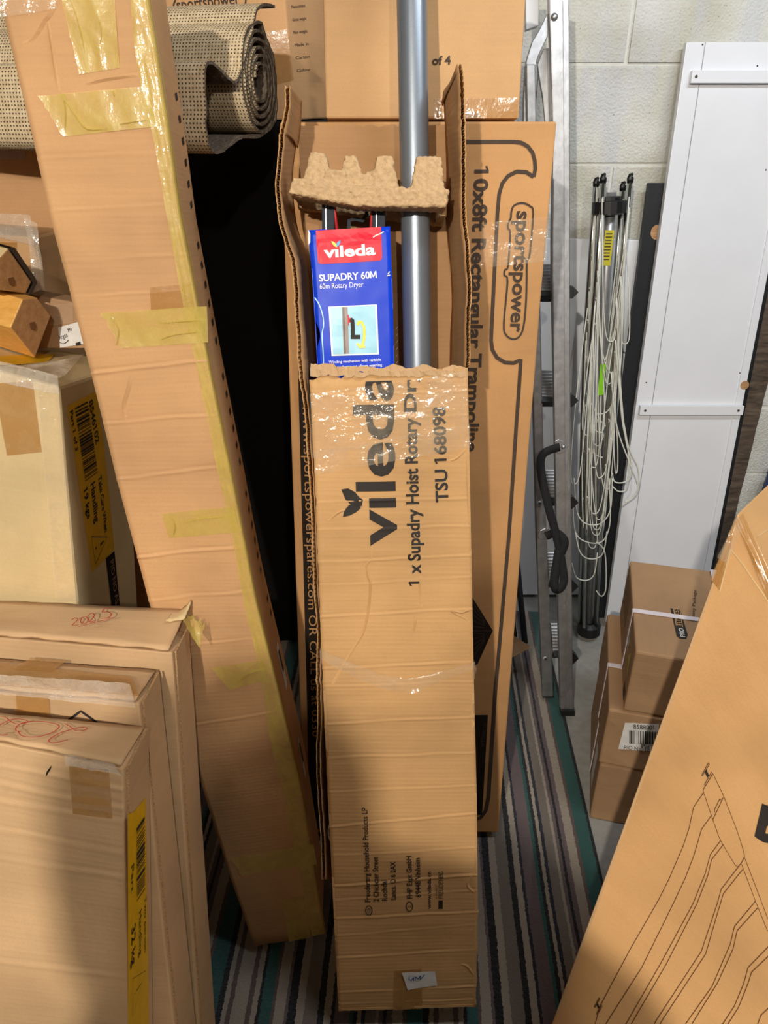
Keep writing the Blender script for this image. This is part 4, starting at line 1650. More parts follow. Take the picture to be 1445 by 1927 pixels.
text(sL1, 'Take Care When', cx(346, 832), cx(400, 1268), cx(372, 815), M_INK, yl, 0.024, lift=0.0018)
text(sL1, 'Handling', cx(288, 885), cx(322, 1195), cx(322, 862), M_INK, yl, 0.024, lift=0.0018)
text(sL1, '19 kgs', cx(230, 925), cx(262, 1165), cx(262, 905), M_INK, yl, 0.024, lift=0.0018)
strokes('warning_triangle', sL1, [[cx(294, 1300), cx(420, 1302), cx(326, 1515)]], 2.4, M_INK, yl, 0.0018, closed=True)
strokes('warning_mark', sL1, [[cx(390, 1330), cx(364, 1366)]], 4.0, M_INK, yl, 0.0018)
strokes('warning_mark', sL1, [[cx(334, 1378), cx(326, 1396)]], 3.4, M_INK, yl, 0.0018)
db = poly('dark_band', sL1, [cx(410, 1470), cx(478, 1410), cx(520, 1840), cx(455, 1840)], M_INKD, pale, 0.0012)
text(sL1, 'P/O NO AS', cx(442, 1500), cx(484, 1840), cx(470, 1490), M_GREYK, db, 0.0, lift=0.0018)
patch('brown_tape', L1, [(-10, 722), (62, 716), (80, 850), (14, 857)], M_BTAPE, pale, 0.0012, 6, 8)
patch('clear_tape', L1, [(-10, 676), (112, 706), (114, 742), (-10, 716)], M_FILM, pale, 0.004, 24, 8, wr=0.005, ws=24, label='glinting clear film along the top edge')
patch('clear_tape', L1, [(72, 735), (112, 728), (150, 1130), (108, 1130)], M_CTAPE, pale, 0.003, 6, 30, wr=0.003, ws=18)
patch('clear_tape', tL1, [(-10, 690), (60, 700), (160, 668), (112, 722)], M_FILM, pale, 0.004, 16, 8, wr=0.006, ws=24)
patch('yellow_label', tL1, [(-10, 672), (104, 668), (88, 684), (-10, 690)], M_YLAB, pale, 0.0016, 4, 2)

AX = Vector((math.cos(math.radians(20)), -math.sin(math.radians(20)), -0.16)).normalized()
ftop = Plane(Vector(tL1.S(0.5, 0.5)), Vector(tL1.N))
bpt = ftop.at(66, 678) + ftop.n * 0.036


def hex_post(name, label, pts, plane, hole, matE, matS):
    root = thing(name, label, 'post', tuple(plane.at(*pts[-2])), 'pine posts on the pale box')
    E = [plane.at(*p) for p in pts]
    n = len(E)
    V = E + [e - AX * 0.26 for e in E]
    F_ = [list(range(n)), list(range(n, 2 * n))[::-1]]
    for i in range(n):
        j = (i + 1) % n
        F_.append([j, i, n + i, n + j])
    fm = [0] + [1] * (n + 1)
    o = mesh('shaft', V, F_, [matE, matS], root, fm=fm)
    bm = bmesh.new()
    bm.from_mesh(o.data)
    bmesh.ops.recalc_face_normals(bm, faces=bm.faces[:])
    bm.to_mesh(o.data)
    bm.free()
    bevel(o, 0.002)
    c = plane.at(*hole)
    up = Vector((0, 0, 1))
    sd_ = AX.cross(up).normalized()
    ring = [c + AX * 0.0008 + sd_ * (0.0065 * math.cos(a)) + up * (0.0085 * math.sin(a)) for a in [2 * math.pi * i / 16 for i in range(16)]]
    mesh('drill_hole', ring + [c + AX * 0.0008], [[i, (i + 1) % 16, 16] for i in range(16)], plain('hole_shadow_wood', (120, 74, 36), 0.8) if 'hole_shadow_wood' not in MATS else MATS['hole_shadow_wood'], root)
    return root


EP = Plane(bpt, AX)
hex_post('wooden_post', 'orange pine post with pointed faceted end and drilled hole, lying on the pale box', [(43, 563), (71, 561), (96, 594), (66, 674), (20, 617)], EP, (61, 612), M_WOODE, M_WOOD)
EP2 = EP.off(-0.02)
up2 = hex_post('wooden_post', 'upper pine post wrapped in brown corrugated card, behind the orange post', [(16, 467), (60, 530), (50, 552), (-26, 543), (-34, 520)], EP2, (21, 528), M_WOODE, M_PALER)
cw = [EP2.at(*p) for p in ((17, 464), (24, 465), (64, 524), (66, 532), (55, 553))]
ci = [EP2.at(*p) for p in ((16, 469), (20, 474), (56, 527), (59, 533), (50, 553))]
V = [p + AX * 0.004 for p in cw] + [p + AX * 0.004 for p in ci] + [p - AX * 0.3 for p in cw] + [p - AX * 0.3 for p in ci]
F_ = []
for i in range(4):
    F_ += [[i, i + 1, 6 + i, 5 + i], [i, 10 + i, 11 + i, i + 1]]
mesh('card_wrap', V, F_, M_INKB, up2, label='dark corrugated card wrap')

# small labelled carton behind the posts
AP = lean(1.235, 4.0)
pA = Panel([AP.at(52, 553), AP.at(66, 656)], [AP.at(190, 578), AP.at(196, 656)], AP.n, dents(0.002, 12, 51, W=.1, H=.1))
arg = thing('labelled_carton', 'small film wrapped cardboard box with white Argos label, between the posts and the tall box', 'box', tuple(AP.at(120, 690)))
sheet('body', pA, 0.05, M_GREYK, arg, 8, 8, bev=0.003)
wl = patch('white_label', pA, [(110, 616), (160, 602), (168, 645), (114, 654)], M_LABEL, arg, 0.0015, 3, 3, label='white address label')
text(pA, 'Argos', (113, 639), (129, 633), (112, 630), M_INK, wl, 0.0, lift=0.0025)
strokes('smile', pA, [[(113, 643), (119, 646), (125, 644), (130, 639)]], 1.2, M_INK, wl, 0.0025, smooth=3)
text(pA, '792', (129, 624), (137, 621), (129, 618), M_INK, wl, 0.01, lift=0.0025)
patch('print_mark', pA, [(143, 645), (152, 642), (153, 648), (144, 650)], M_INK, wl, 0.0025, 1, 1)
patch('clear_tape', pA, [(66, 575), (140, 570), (140, 606), (90, 612)], M_CTAPE, arg, 0.006, 14, 8, wr=0.005, ws=30)

L2P = lean(1.42, 2.0, 0.25 * math.sin(math.radians(2)))
l2 = L2P.at
a2, b2_ = l2(-120, 432), l2(62, 446)
br2_ = to_z(b2_, l2(82, 560), 0.009)
L2 = Panel([a2, Vector((br2_.x + a2.x - b2_.x, br2_.y, br2_.z))], [b2_, br2_], L2P.n, dents(0.003, 8, 61, W=.3, H=1.2))
c2 = thing('film_taped_carton', 'upright cardboard box with glinting film over its top, behind the wooden posts', 'box', (br2_.x - 0.15, br2_.y, 0))
DL2 = -L2P.n * 0.13 + RT * 0.02
sheet('body', L2, 0.13, M_BOXS, c2, 10, 14, D=DL2, bev=0.004)
sL2 = side_panel(L2, DL2)
tL2 = top_panel(L2, DL2)
patch('clear_tape', L2, [(-20, 400), (60, 404), (66, 462), (-20, 440)], M_FILM, c2, 0.004, 24, 10, wr=0.006, ws=26, label='crumpled glinting film over the top edge')
patch('clear_tape', L2, [(50, 410), (72, 420), (90, 556), (70, 556)], M_FILM, c2, 0.006, 8, 20, wr=0.005, ws=26, seed=3.0)
patch('brown_tape', L2, [(-20, 455), (32, 456), (34, 560), (-20, 560)], M_BTAPE, c2, 0.0014, 4, 6)
strokes('fluted_edge', L2, [[(69 + 1.5 * ((i % 2) * 2 - 1) + i * 0.36, 462 + i * 2.1) for i in range(46)]], 1.2, M_PALER, c2, 0.0015)

L3P = lean(1.62, 0.5)
l3 = L3P.at
a3, b3_ = l3(-150, 256), l3(112, 257)
L3 = Panel([a3, Vector((a3.x, a3.y, 0.003))], [b3_, Vector((b3_.x, b3_.y, 0.003))], L3P.n, dents(0.003, 6, 71, W=.3, H=1.4))
c3 = thing('carton_under_roll', 'plain cardboard box standing under the hessian roll, brown tape near its top', 'box', (b3_.x - 0.15, b3_.y + 0.1, 0))
sheet('body', L3, 0.20, M_TALL, c3, 10, 20, bev=0.004)
patch('clear_tape', L3, [(-20, 258), (80, 259), (84, 284), (-20, 280)], M_CTAPE, c3, 0.002, 20, 6, wr=0.003)
patch('brown_tape', L3, [(-20, 262), (50, 268), (46, 300), (-20, 300)], M_BTAPE, c3, 0.0014, 4, 4)

# added carton, the gap's shade painted black into it; sportspower carton on top
GY = 1.86
zs = 1.38
dark = add_box('gap_shade_carton', (-0.80, GY, 0.0), (-0.10, 2.10, zs), M_GAPSHADE, None, 0.01, loc=Vector((-0.4, GY + 0.15, 0)))
tag(dark, 'tall added carton under the roll, painted black for the shade of the gap', 'box')
SPn = lean(GY - zs * math.tan(math.radians(1.0)) + 0.015, 1.0)
s_ = SPn.at
spP = Panel([s_(-160, -190), s_(-160, 226)], [s_(520, -190), s_(556, 226)], SPn.n, dents(0.002, 6, 81, W=.8, H=.5))
zb = spP.R[-1][2]
spc = thing('logo_carton', 'large cardboard box with sportspower logo behind the hessian roll', 'box', tuple(Vector(spP.S(0.5, 1.0))))
DS = -SPn.n * 0.30
sheet('body', spP, 0.30, M_TALL, spc, 16, 12, D=Vector((0.088, 0.235, 0)), bev=0.004)
text(spP, 'sportspower', (334, 20), (452, 7), (333, 5), M_INKB, spc, 0.014, 'x', label='dark logo lettering')
ol = [(327, 12), (330, 2), (340, -4), (440, -16), (456, -16), (462, -6), (461, 8), (452, 14), (345, 26), (332, 24)]
strokes('logo_outline', spP, [ol], 3, M_INKB, spc, 0.001, closed=True, smooth=4)
text(spP, 'A', (-3, 46), (9, 45), (-2, 30), M_INK, spc, 0.02)
patch('brown_tape', spP, [(500, 60), (540, 55), (553, 150), (515, 160)], M_BTAPE, spc, 0.0014, 4, 6)
sds = side_panel(spP, Vector((0.088, 0.235, 0)))
for i, s in enumerate(('Measurement', 'Gross weight', 'Net weight', 'Made in', 'Carton', 'Colour')):
    yy = 10 + i * 24
    text(sds, s, (548 + i * 2, yy + 6), (574 + i * 2, yy + 3), (548 + i * 2, yy), M_INKB, spc, 0.0)
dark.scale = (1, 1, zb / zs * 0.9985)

# ------------------------------------------------------------------ hessian backed roll
AR = Vector((math.cos(math.radians(16)), -math.sin(math.radians(16)), 0))
RC = CAM + ray(478, 152) * 1.31
RP = Plane(RC, AR)
ea = AR.cross(Vector((0, 0, 1))).normalized()
ea = ea if ea.y > 0 else -ea
ez = Vector((0, 0, 1))


def rp2(x, y):
    d = RP.at(x, y) - RC
    return (d.dot(ea), d.dot(ez))


flap = [(517, 13), (505, 9), (494, 10), (484, 20), (479, 40), (470, 80), (459, 118), (449, 146), (441, 155), (432, 149), (420, 136), (404, 121), (394, 118), (387, 124), (385, 145), (387, 200), (390, 258), (396, 278), (407, 287), (421, 283), (440, 268), (460, 257), (484, 258), (503, 247), (518, 228)]
fl2 = [rp2(*p) for p in flap]
fl2 = [tuple(p) for p in smooth_pts(fl2, 4)]
# spiral from the flap's end inwards
e = fl2[-1]
sc0 = rp2(491, 152)
Rx = (rp2(527, 152)[0] - rp2(455, 152)[0]) / 2
Ry = (rp2(488, 36)[1] - rp2(488, 262)[1]) / 2
ang0 = math.atan2((e[1] - sc0[1]) / Ry, (e[0] - sc0[0]) / Rx)
spir = []
turns = 5.6
n = int(turns * 40)
for i in range(1, n + 1):
    t = i / n
    a = ang0 + t * turns * 2 * math.pi
    r = 1.0 + (0.26 - 1.0) * t + 0.015 * nz(a * 1.2, 2.0)
    blend = min(1, i / 14)
    q = (sc0[0] + Rx * r * math.cos(a) + 0.05 * Ry * r * math.sin(a), sc0[1] + Ry * r * math.sin(a))
    spir.append((e[0] * (1 - blend) + q[0] * blend, e[1] * (1 - blend) + q[1] * blend))
prof = fl2 + spir
T_ = 0.0046
PO, PI_ = [], []
for i, p in enumerate(prof):
    a = np.array(prof[max(i - 1, 0)])
    b = np.array(prof[min(i + 1, len(prof) - 1)])
    t = (b - a) / (np.linalg.norm(b - a) + 1e-9)
    nrm = np.array((-t[1], t[0]))
    nn = 0.0016 * nz(i * 0.35, 5.0) * (i > len(fl2))
    PO.append(np.array(p) + nrm * (-T_ / 2 + nn))
    PI_.append(np.array(p) + nrm * (T_ / 2 + nn))
w2 = lambda q, l: RC + ea * q[0] + ez * q[1] - AR * l
LEN = 0.72
m = len(prof)
V, F_, UV, FM = [], [], [], []
acc = [0.0]
for i in range(1, m):
    acc.append(acc[-1] + math.hypot(prof[i][0] - prof[i - 1][0], prof[i][1] - prof[i - 1][1]))
for l in (0.0, LEN):
    for arr in (PO, PI_):
        for i in range(m):
            jag = 0.003 * nz(i * 0.6, 3.3) if l == 0 else 0
            V.append(w2(arr[i], l + jag))
ix = lambda l, s, i: (l * 2 + s) * m + i
for i in range(m - 1):
    for s in (0, 1):
        q = [ix(0, s, i), ix(1, s, i), ix(1, s, i + 1), ix(0, s, i + 1)]
        if s:
            q = q[::-1]
        F_.append(q)
        uvq = {ix(0, s, i): (0, acc[i]), ix(1, s, i): (LEN, acc[i]), ix(1, s, i + 1): (LEN, acc[i + 1]), ix(0, s, i + 1): (0, acc[i + 1])}
        UV.append([uvq[k] for k in q])
        FM.append(s)
    q = [ix(0, 0, i), ix(0, 0, i + 1), ix(0, 1, i + 1), ix(0, 1, i)]
    F_.append(q)
    UV.append([(0, 0)] * 4)
    FM.append(2)
roll = mesh('carpet_roll', V, F_, [M_HESS, M_FELT, M_FELT], None, UV, FM, smooth=False, loc=RC - ez * 0.10 - AR * 0.4)
tag(roll, 'rolled carpet with tan woven hessian outside and grey felt edge, lying across the boxes', 'carpet roll')

# ------------------------------------------------------------------ right: ladder
GP = lean(1.545, 10.0)
g = GP.at
lad = thing('step_ladder', 'folded aluminium step ladder with black straps leaning between the trampoline box and wall', 'ladder', tuple(g(1062, 1345)))
rl = [(1031, -60), (1033, 0), (1041, 260), (1038, 480), (1042, 700), (1047, 1000), (1055, 1338)]
rr = [(1071, -60), (1072, 0), (1073, 260), (1073, 520), (1074, 750), (1075, 1000), (1079, 1338)]
rail = Panel([g(*p) for p in rl], [g(*p) for p in rr], GP.n)
sheet('rail', rail, 0.022, M_ALU, lad, 4, 20, bev=0.003)
strokes('rail_rib', rail, [[(1061, 0), (1063, 260), (1064, 600), (1066, 1000), (1068, 1330)]], 4, M_ALU, lad, 0.0022)
bar('foot', g(1067, 1334), to_z(g(1067, 1334), g(1067, 1346), 0.0), RT * 0.0185, GP.n * 0.012, M_BLACK, lad)
# rear frame rail
GR = lean(1.612, 7.6)
ra = [(989, 120), (991, 240), (1000, 620), (1005, 840), (1009, 1000), (1021, 1312)]
rb = [(1008, 120), (1010, 240), (1018, 620), (1023, 840), (1029, 1000), (1041, 1312)]
rrail = Panel([GR.at(*p) for p in ra], [GR.at(*p) for p in rb], GP.n)
sheet('rear_rail', rrail, 0.020, M_ALU, lad, 3, 16, bev=0.003)
bb = GR.at(1031, 1310)
bar('rear_foot', bb, to_z(bb, GR.at(1031.4, 1322), 0.0), RT * 0.016, GP.n * 0.006, M_BLACK, lad)
for cxy in ((1015, 947), (1026, 1239)):
    c = np.array(GR.at(*cxy)[:])
    V = [Vector(c) + GP.n * 0.002 + RT * (0.007 * math.cos(a)) + UP * (0.007 * math.sin(a)) for a in [2 * math.pi * i / 14 for i in range(14)]]
    V += [Vector(c) + GP.n * 0.004 + RT * (0.004 * math.cos(a)) + UP * (0.004 * math.sin(a)) for a in [2 * math.pi * i / 14 for i in range(14)]]
    mesh('rivet', V, [[i, (i + 1) % 14, 14 + (i + 1) % 14, 14 + i] for i in range(14)], M_ALU, lad)
    mesh('rivet_hole', V[14:], [list(range(14))], M_BLACK, lad)
# curved hinge brackets at the top
g1 = GP.off(-0.012)
hb = Panel([g1.at(980, 0), g1.at(980, 230)], [g1.at(1040, 0), g1.at(1040, 230)], GP.n)


def plate(name, plane, pts, th, mat, parent):
    P = [plane.at(*p) for p in pts]
    n = len(P)
    V = P + [p - plane.n * th for p in P]
    F_ = [list(range(n))[::-1], list(range(n, 2 * n))] + [[i, (i + 1) % n, n + (i + 1) % n, n + i] for i in range(n)]
    o = mesh(name, V, F_, mat, parent)
    bm = bmesh.new()
    bm.from_mesh(o.data)
    bmesh.ops.recalc_face_normals(bm, faces=bm.faces[:])
    bm.to_mesh(o.data)
    bm.free()
    return bevel(o, 0.0015)


plate('hinge_bracket', g1, [(1030, 24), (1020, 45), (1010, 64), (1001, 78), (996, 95), (990, 115), (987, 150), (985, 190), (985, 240), (1009, 240), (1008, 190), (1007, 150), (1007, 130), (1011, 110), (1018, 94), (1026, 78), (1031, 68)], 0.014, M_ALU, lad)
plate('hinge_bracket', GP.off(-0.04), [(1022, 92), (1011, 122), (1015, 150), (1021, 185), (1027, 240), (1036, 240), (1034, 90)], 0.01, M_ALU, lad)
plate('top_plate', GP.off(-0.06), [(988, -60), (1016, -60), (1013, 48), (990, 56)], 0.02, M_SHEET, lad)
c = g(1043, 32)
V, F_ = tube([c + GP.n * 0.001, c + GP.n * 0.004, c + GP.n * 0.0065], [0.0075, 0.0065, 0.003], 14)
mesh('rivet', V, F_, M_ALU, lad, smooth=True)
# treads
for yk in (548, 752, 944, 1102, 1238):
    a = g(1040, yk)
    b = g(1078, yk)
    xr = (g(1076, yk)).x
    zk = a.z
    yk3 = a.y
    x0 = GR.at(float(np.interp(yk, (240, 620, 840, 1000, 1312), (1010, 1018, 1023, 1029, 1041))) - 2, yk).x
    fd_, td = Vector((0, 0.064, 0.056)), Vector((0, -0.012, 0.014))
    f0 = Vector((0, yk3 + 0.034, zk - 0.014))
    X = lambda x: Vector((x, 0, 0))
    v8, f8 = hexa(f0 + X(x0), f0 + X(xr - 0.02), f0 + X(xr - 0.02) - td, f0 + X(x0) - td, f0 + fd_ + X(x0), f0 + fd_ + X(xr - 0.02), f0 + fd_ + X(xr - 0.02) - td, f0 + fd_ + X(x0) - td)
    tr = mesh('tread', v8, f8, M_ALU, lad)
    V, F_ = [], []
    for j in range(9):
        y0 = f0 + fd_ * (0.06 + j * 0.105)
        k = len(V)
        for t_, h_ in ((0.0, 0.02), (0.03, 0.22), (0.06, 0.02)):
            V += [y0 + fd_ * t_ + td * h_ + X(x0), y0 + fd_ * t_ + td * h_ + X(xr - 0.02)]
        F_ += [[k, k + 1, k + 3, k + 2], [k + 2, k + 3, k + 5, k + 4]]
    mesh('tread_ribs', V, F_, M_ALU, tr)
    v8, f8 = hexa(*[f0 + X(x_) + fd_ * a_ + td * b_ for (a_, b_) in ((-0.10, 0.3), (0.12, 0.3)) for (x_, b2) in ((x0, 0),) ] [:0] or [f0 + X(x0) - fd_ * .1 + td * .3, f0 + X(xr - .02) - fd_ * .1 + td * .3, f0 + X(xr - .02) - fd_ * .1 - td, f0 + X(x0) - fd_ * .1 - td, f0 + X(x0) + td * .3 + fd_ * .06, f0 + X(xr - .02) + td * .3 + fd_ * .06, f0 + X(xr - .02) - td, f0 + X(x0) - td])
    mesh('tread_nose', v8, f8, M_BLACK, lad)
    q = [g(1074, yk - 10), g(1076, yk - 12), g(1089, yk + 3), g(1076, yk + 16), g(1074, yk + 16)]
    plate('tread_cap', GP.off(-0.004), [(1073, yk - 9), (1077, yk - 11), (1089, yk + 2), (1077, yk + 14), (1073, yk + 14)], 0.03, M_BLACK, lad)
# the ladder's other pair of rails, behind the carton
for off, nm, dx in ((0.0, 'rail', 0.44), (-0.03, 'rear_rail', 0.36)):
    a, b = GP.off(off).at(1055, 0), GP.off(off).at(1066, 1330)
    bar(nm, a - RT * (dx - 0.10), to_z(a - RT * (dx - 0.1), b - RT * dx, 0.006), RT * 0.02, GP.n * 0.010, M_ALU, lad, 0.002)


def ribbon(name, pts, wid, plane, mat, parent, th=0.0016, face=None):
    """A strap through pixel points given as (x, y, height above plane)."""
    P = [plane.at(x, y) + plane.n * k for (x, y, k) in pts]
    Q = [Vector(p) for p in smooth_pts([tuple(p) for p in P], 6)]
    V, F_ = [], []
    for i, p in enumerate(Q):
        t = (Q[min(i + 1, len(Q) - 1)] - Q[max(i - 1, 0)]).normalized()
        s = t.cross(plane.n)
        if s.length < 0.2:
            s = t.cross(RT)
        s = (s.normalized() * 0.99 + plane.n * 0.12).normalized()
        V += [p + s * wid / 2, p - s * wid / 2]
    for i in range(len(Q) - 1):
        F_.append([2 * i, 2 * i + 1, 2 * i + 3, 2 * i + 2])
    o = mesh(name, V, F_, mat, parent, smooth=True)
    o.modifiers.new('t', 'SOLIDIFY').thickness = th
    return o


plate('strap_plate', GP.off(0.003), [(1044, 830), (1051, 826), (1061, 831), (1068, 840), (1062, 851), (1050, 855), (1044, 850)], 0.003, M_ALU, lad)
plate('strap_plate', GR.off(0.003), [(1012, 1008), (1017, 998), (1026, 994), (1032, 996), (1032, 1012), (1022, 1016), (1014, 1014)], 0.003, M_ALU, lad)
c = g(1059, 840)
V, F_ = tube([c + GP.n * 0.004, c + GP.n * 0.009], [0.006, 0.004], 12)
mesh('rivet', V, F_, M_ALU, lad, smooth=True)
ribbon('strap', [(1052, 840, .006), (1036, 844, .008), (1022, 851, .010), (1015, 864, .014), (1016, 890, .018), (1022, 920, .018), (1032, 960, .016), (1042, 996, .014), (1049, 1025, .014), (1055, 1060, .016), (1058, 1085, .018), (1052, 1100, .022), (1042, 1102, .026), (1038, 1088, .026), (1042, 1062, .022), (1048, 1030, .018)], 0.021, GP, M_BLACKW, lad)
ribbon('strap', [(1026, 1008, .004), (1034, 1004, .006), (1042, 1000, .008), (1052, 1004, .012), (1060, 1016, .014), (1056, 1032, .014), (1048, 1046, .014)], 0.021, GP, M_BLACKW, lad)

# odd metal tubes and an offcut behind the trampoline carton
tubes = lean(1.84, 4.0)
for k, (p, q, r, lb) in enumerate((((962, 950), (986, 1190), .009, 'dull grey metal tube leaning behind the trampoline box, nearer the ladder'), ((952, 1040), (970, 1210), .007, 'thin dull metal tube leaning low behind the trampoline box'))):
    a, b = tubes.off(-0.02 * k).at(*p), tubes.off(-0.02 * k).at(*q)
    b = to_z(a, b, 0.012)
    tag(add_tube('metal_tube', [a + (a - b) * 0.4, b], r, M_DGREY, None, 12, loc=b), lb, 'tube', 'loose metal tubes')
oc = lean(1.62, 22.0)
V = [oc.at(*p) for p in ((930, 1180), (965, 1196), (1000, 1218), (966, 1236), (930, 1250))]
V = V + [v - oc.n * 0.006 for v in V]
offc = mesh('cardboard_offcut', V, [[0, 4, 3, 2, 1], [5, 6, 7, 8, 9]] + [[i, (i + 1) % 5, 5 + (i + 1) % 5, 5 + i] for i in range(5)], M_GREYK, None, loc=V[4])
tag(offc, 'pointed grey brown cardboard offcut poking out behind the trampoline box near the rug', 'cardboard')

# ------------------------------------------------------------------ white sheet on the wall, black board, white panel, rough plank
sh = lean(2.115, 0.4)
shp = Panel([sh.at(1000, 448), Vector((sh.at(1000, 448).x, 2.115, 0))], [sh.at(1262, 453), Vector((sh.at(1262, 453).x, 2.115, 0))], sh.n)
o = sheet('wall_sheet', shp, 0.018, M_SHEET, None, 2, 2, bev=0.002)
tag(o, 'smooth white sheet standing against the block wall behind the rotary line', 'board')
WB = lean(1.945, 6.0)
wb = WB.at
xl, xr_ = wb(1221, 585).x, wb(1388, 840).x


def wpt(x, s, off=0.0):
    """Point on the board's plane at x and slope distance s from the floor."""
    return Vector((x, WB.p.y + s * math.sin(math.radians(6)), s * math.cos(math.radians(6)))) + WB.n * off


ztop = wb(1292, 79)
sl = ztop.z / math.cos(math.radians(6))
board = thing('white_panel', 'tall white painted panel with two battens leaning against the block wall', 'panel', tuple(wpt((xl + xr_) / 2, 0)))
bx0, bx1 = wb(1292, 79).x, wb(1338, 1070).x
bx0b = wb(1152, 1080).x
bp = Panel([wpt(bx0, sl), wpt(bx0b, 0.012)], [wpt(bx1, sl), wpt(bx1, 0.012)], WB.n)
TH = 0.02
sheet('board', bp, TH, M_BOARD, board, 4, 8, bev=0.0015)
gu = bp.px(1326, 82)[0]
gv = 0.045
gl_ = plain('groove_grey', (150, 150, 156), 0.6)
a, b = bp.P(gu, 0.0, .0004), bp.P(gu, 1, .0004)
mesh('groove', [a, Vector(a) + RT * 0.0022, Vector(b) + RT * 0.0022, b], [[0, 3, 2, 1]], gl_, board)
gu2 = bp.px(1352, 930)[0]
a, b = Vector(bp.P(gu2, 0.0)), Vector(bp.P(gu2, 1))
bar('bead', a + WB.n * 0.001, b + WB.n * 0.001, RT * 0.002, WB.n * 0.002, M_BOARD, board)
for (pl_, pr_) in (((1297, 146), (1460, 160)), ((1201, 770), (1398, 783))):
    A_, B_ = wb(*pl_), wb(*pr_)
    B_ = Vector((min(B_.x, bx1 - 0.002), A_.y, A_.z))
    bt_ = bar('batten', A_ + WB.n * 0.008, B_ + WB.n * 0.008, (wpt(0, 1) - wpt(0, 0)) * 0.0135, WB.n * 0.008, M_BOARD, board, 0.0012)
    for t in (0.05, 0.95):
        c = A_.lerp(B_, t) + WB.n * 0.0162
        V, F_ = tube([c, c + WB.n * 0.0012], [0.0038, 0.003], 10)
        mesh('screw', V, F_, plain('rusty_screw', (84, 72, 56), 0.6, 0.5) if 'rusty_screw' not in MATS else MATS['rusty_screw'], bt_)
hc = wb(1401, 725)
hd = [hc + WB.n * 0.0006 + RT * (0.0125 * math.cos(a)) + (wpt(0, 1) - wpt(0, 0)) * (0.0125 * math.sin(a)) for a in [2 * math.pi * i / 20 for i in range(20)]]
hi_ = [hc - WB.n * 0.003 + (p - hc) * 0.9 for p in hd]
mesh('wood_plug', hd, [list(range(20))], M_CORK, board, label='round hole showing raw wood')
for p in ((1216, 720), (1392, 702), (1407, 741), (1322, 84), (1441, 320), (1425, 124)):
    c = wb(*p)
    V, F_ = tube([c, c + WB.n * 0.0006], [0.0022, 0.0018], 8)
    mesh('nail_hole', V, F_, M_INKB, board)
# black board just behind the white one
BB = WB.off(-TH - 0.004)
bbt = BB.at(1236, 342)
k0 = BB.at(1221, 342).x
k1 = bx1 + 0.022
sB = bbt.z / math.cos(math.radians(6))
bbp = Panel([wpt(k0, sB, -TH - .004), wpt(k0, 0.012, -TH - .004)], [wpt(k1, sB, -TH - .004), wpt(k1, 0.012, -TH - .004)], WB.n)
blk = thing('black_board', 'black edged board standing just behind the white panel, cork coloured hole near its top', 'board', tuple(wpt((k0 + k1) / 2, 0, -TH - .01)))
sheet('board', bbp, 0.018, M_BBOARD, blk, 2, 4, bev=0.001)
hc = BB.at(1236, 437)
hd = [hc + WB.n * 0.0012 + RT * (0.017 * math.cos(a)) + (wpt(0, 1) - wpt(0, 0)) * (0.019 * math.sin(a)) for a in [2 * math.pi * i / 20 for i in range(20)]]
mesh('wood_plug', hd, [list(range(20))], M_CORK, blk, label='cork coloured plug')
# rough dark plank against the wall at the right
pk = lean(2.085, 1.2)
V, F_ = [], []
n = 26
xk = k1 + 0.003
for i in range(n + 1):
    z = 1.18 * i / n
    xw = 0.062 + 0.006 * nz(i * 0.5, 1) + 0.004 * nz(i * 1.7, 4)
    y = 2.06 + 0.03 * i / n
    V += [Vector((xk, y, z)), Vector((xk + xw, y, z)), Vector((xk + xw, y + 0.03, z)), Vector((xk, y + 0.03, z))]
for i in range(n):
    for j in range(4):
        F_.append([4 * i + j, 4 * i + (j + 1) % 4, 4 * i + 4 + (j + 1) % 4, 4 * i + 4 + j])
F_ += [[3, 2, 1, 0], [4 * n, 4 * n + 1, 4 * n + 2, 4 * n + 3]]
pln = mesh('rough_plank', V, F_, M_OLDW, None, loc=Vector((xk + 0.03, 2.075, 0)))
tag(pln, 'rough dark waney edged plank standing against the wall beside the white panel', 'plank')
bp0 = sh.at(1442, 886)
blu = add_box('blue_box', (1.20, 1.96, -0.018), (1.55, 2.10, 0.50), M_NAVY, None, 0.006, loc=Vector((1.37, 2.03, -0.012)))
tag(blu, 'sliver of a blue plastic crate by the wall behind the large drawing box', 'crate')

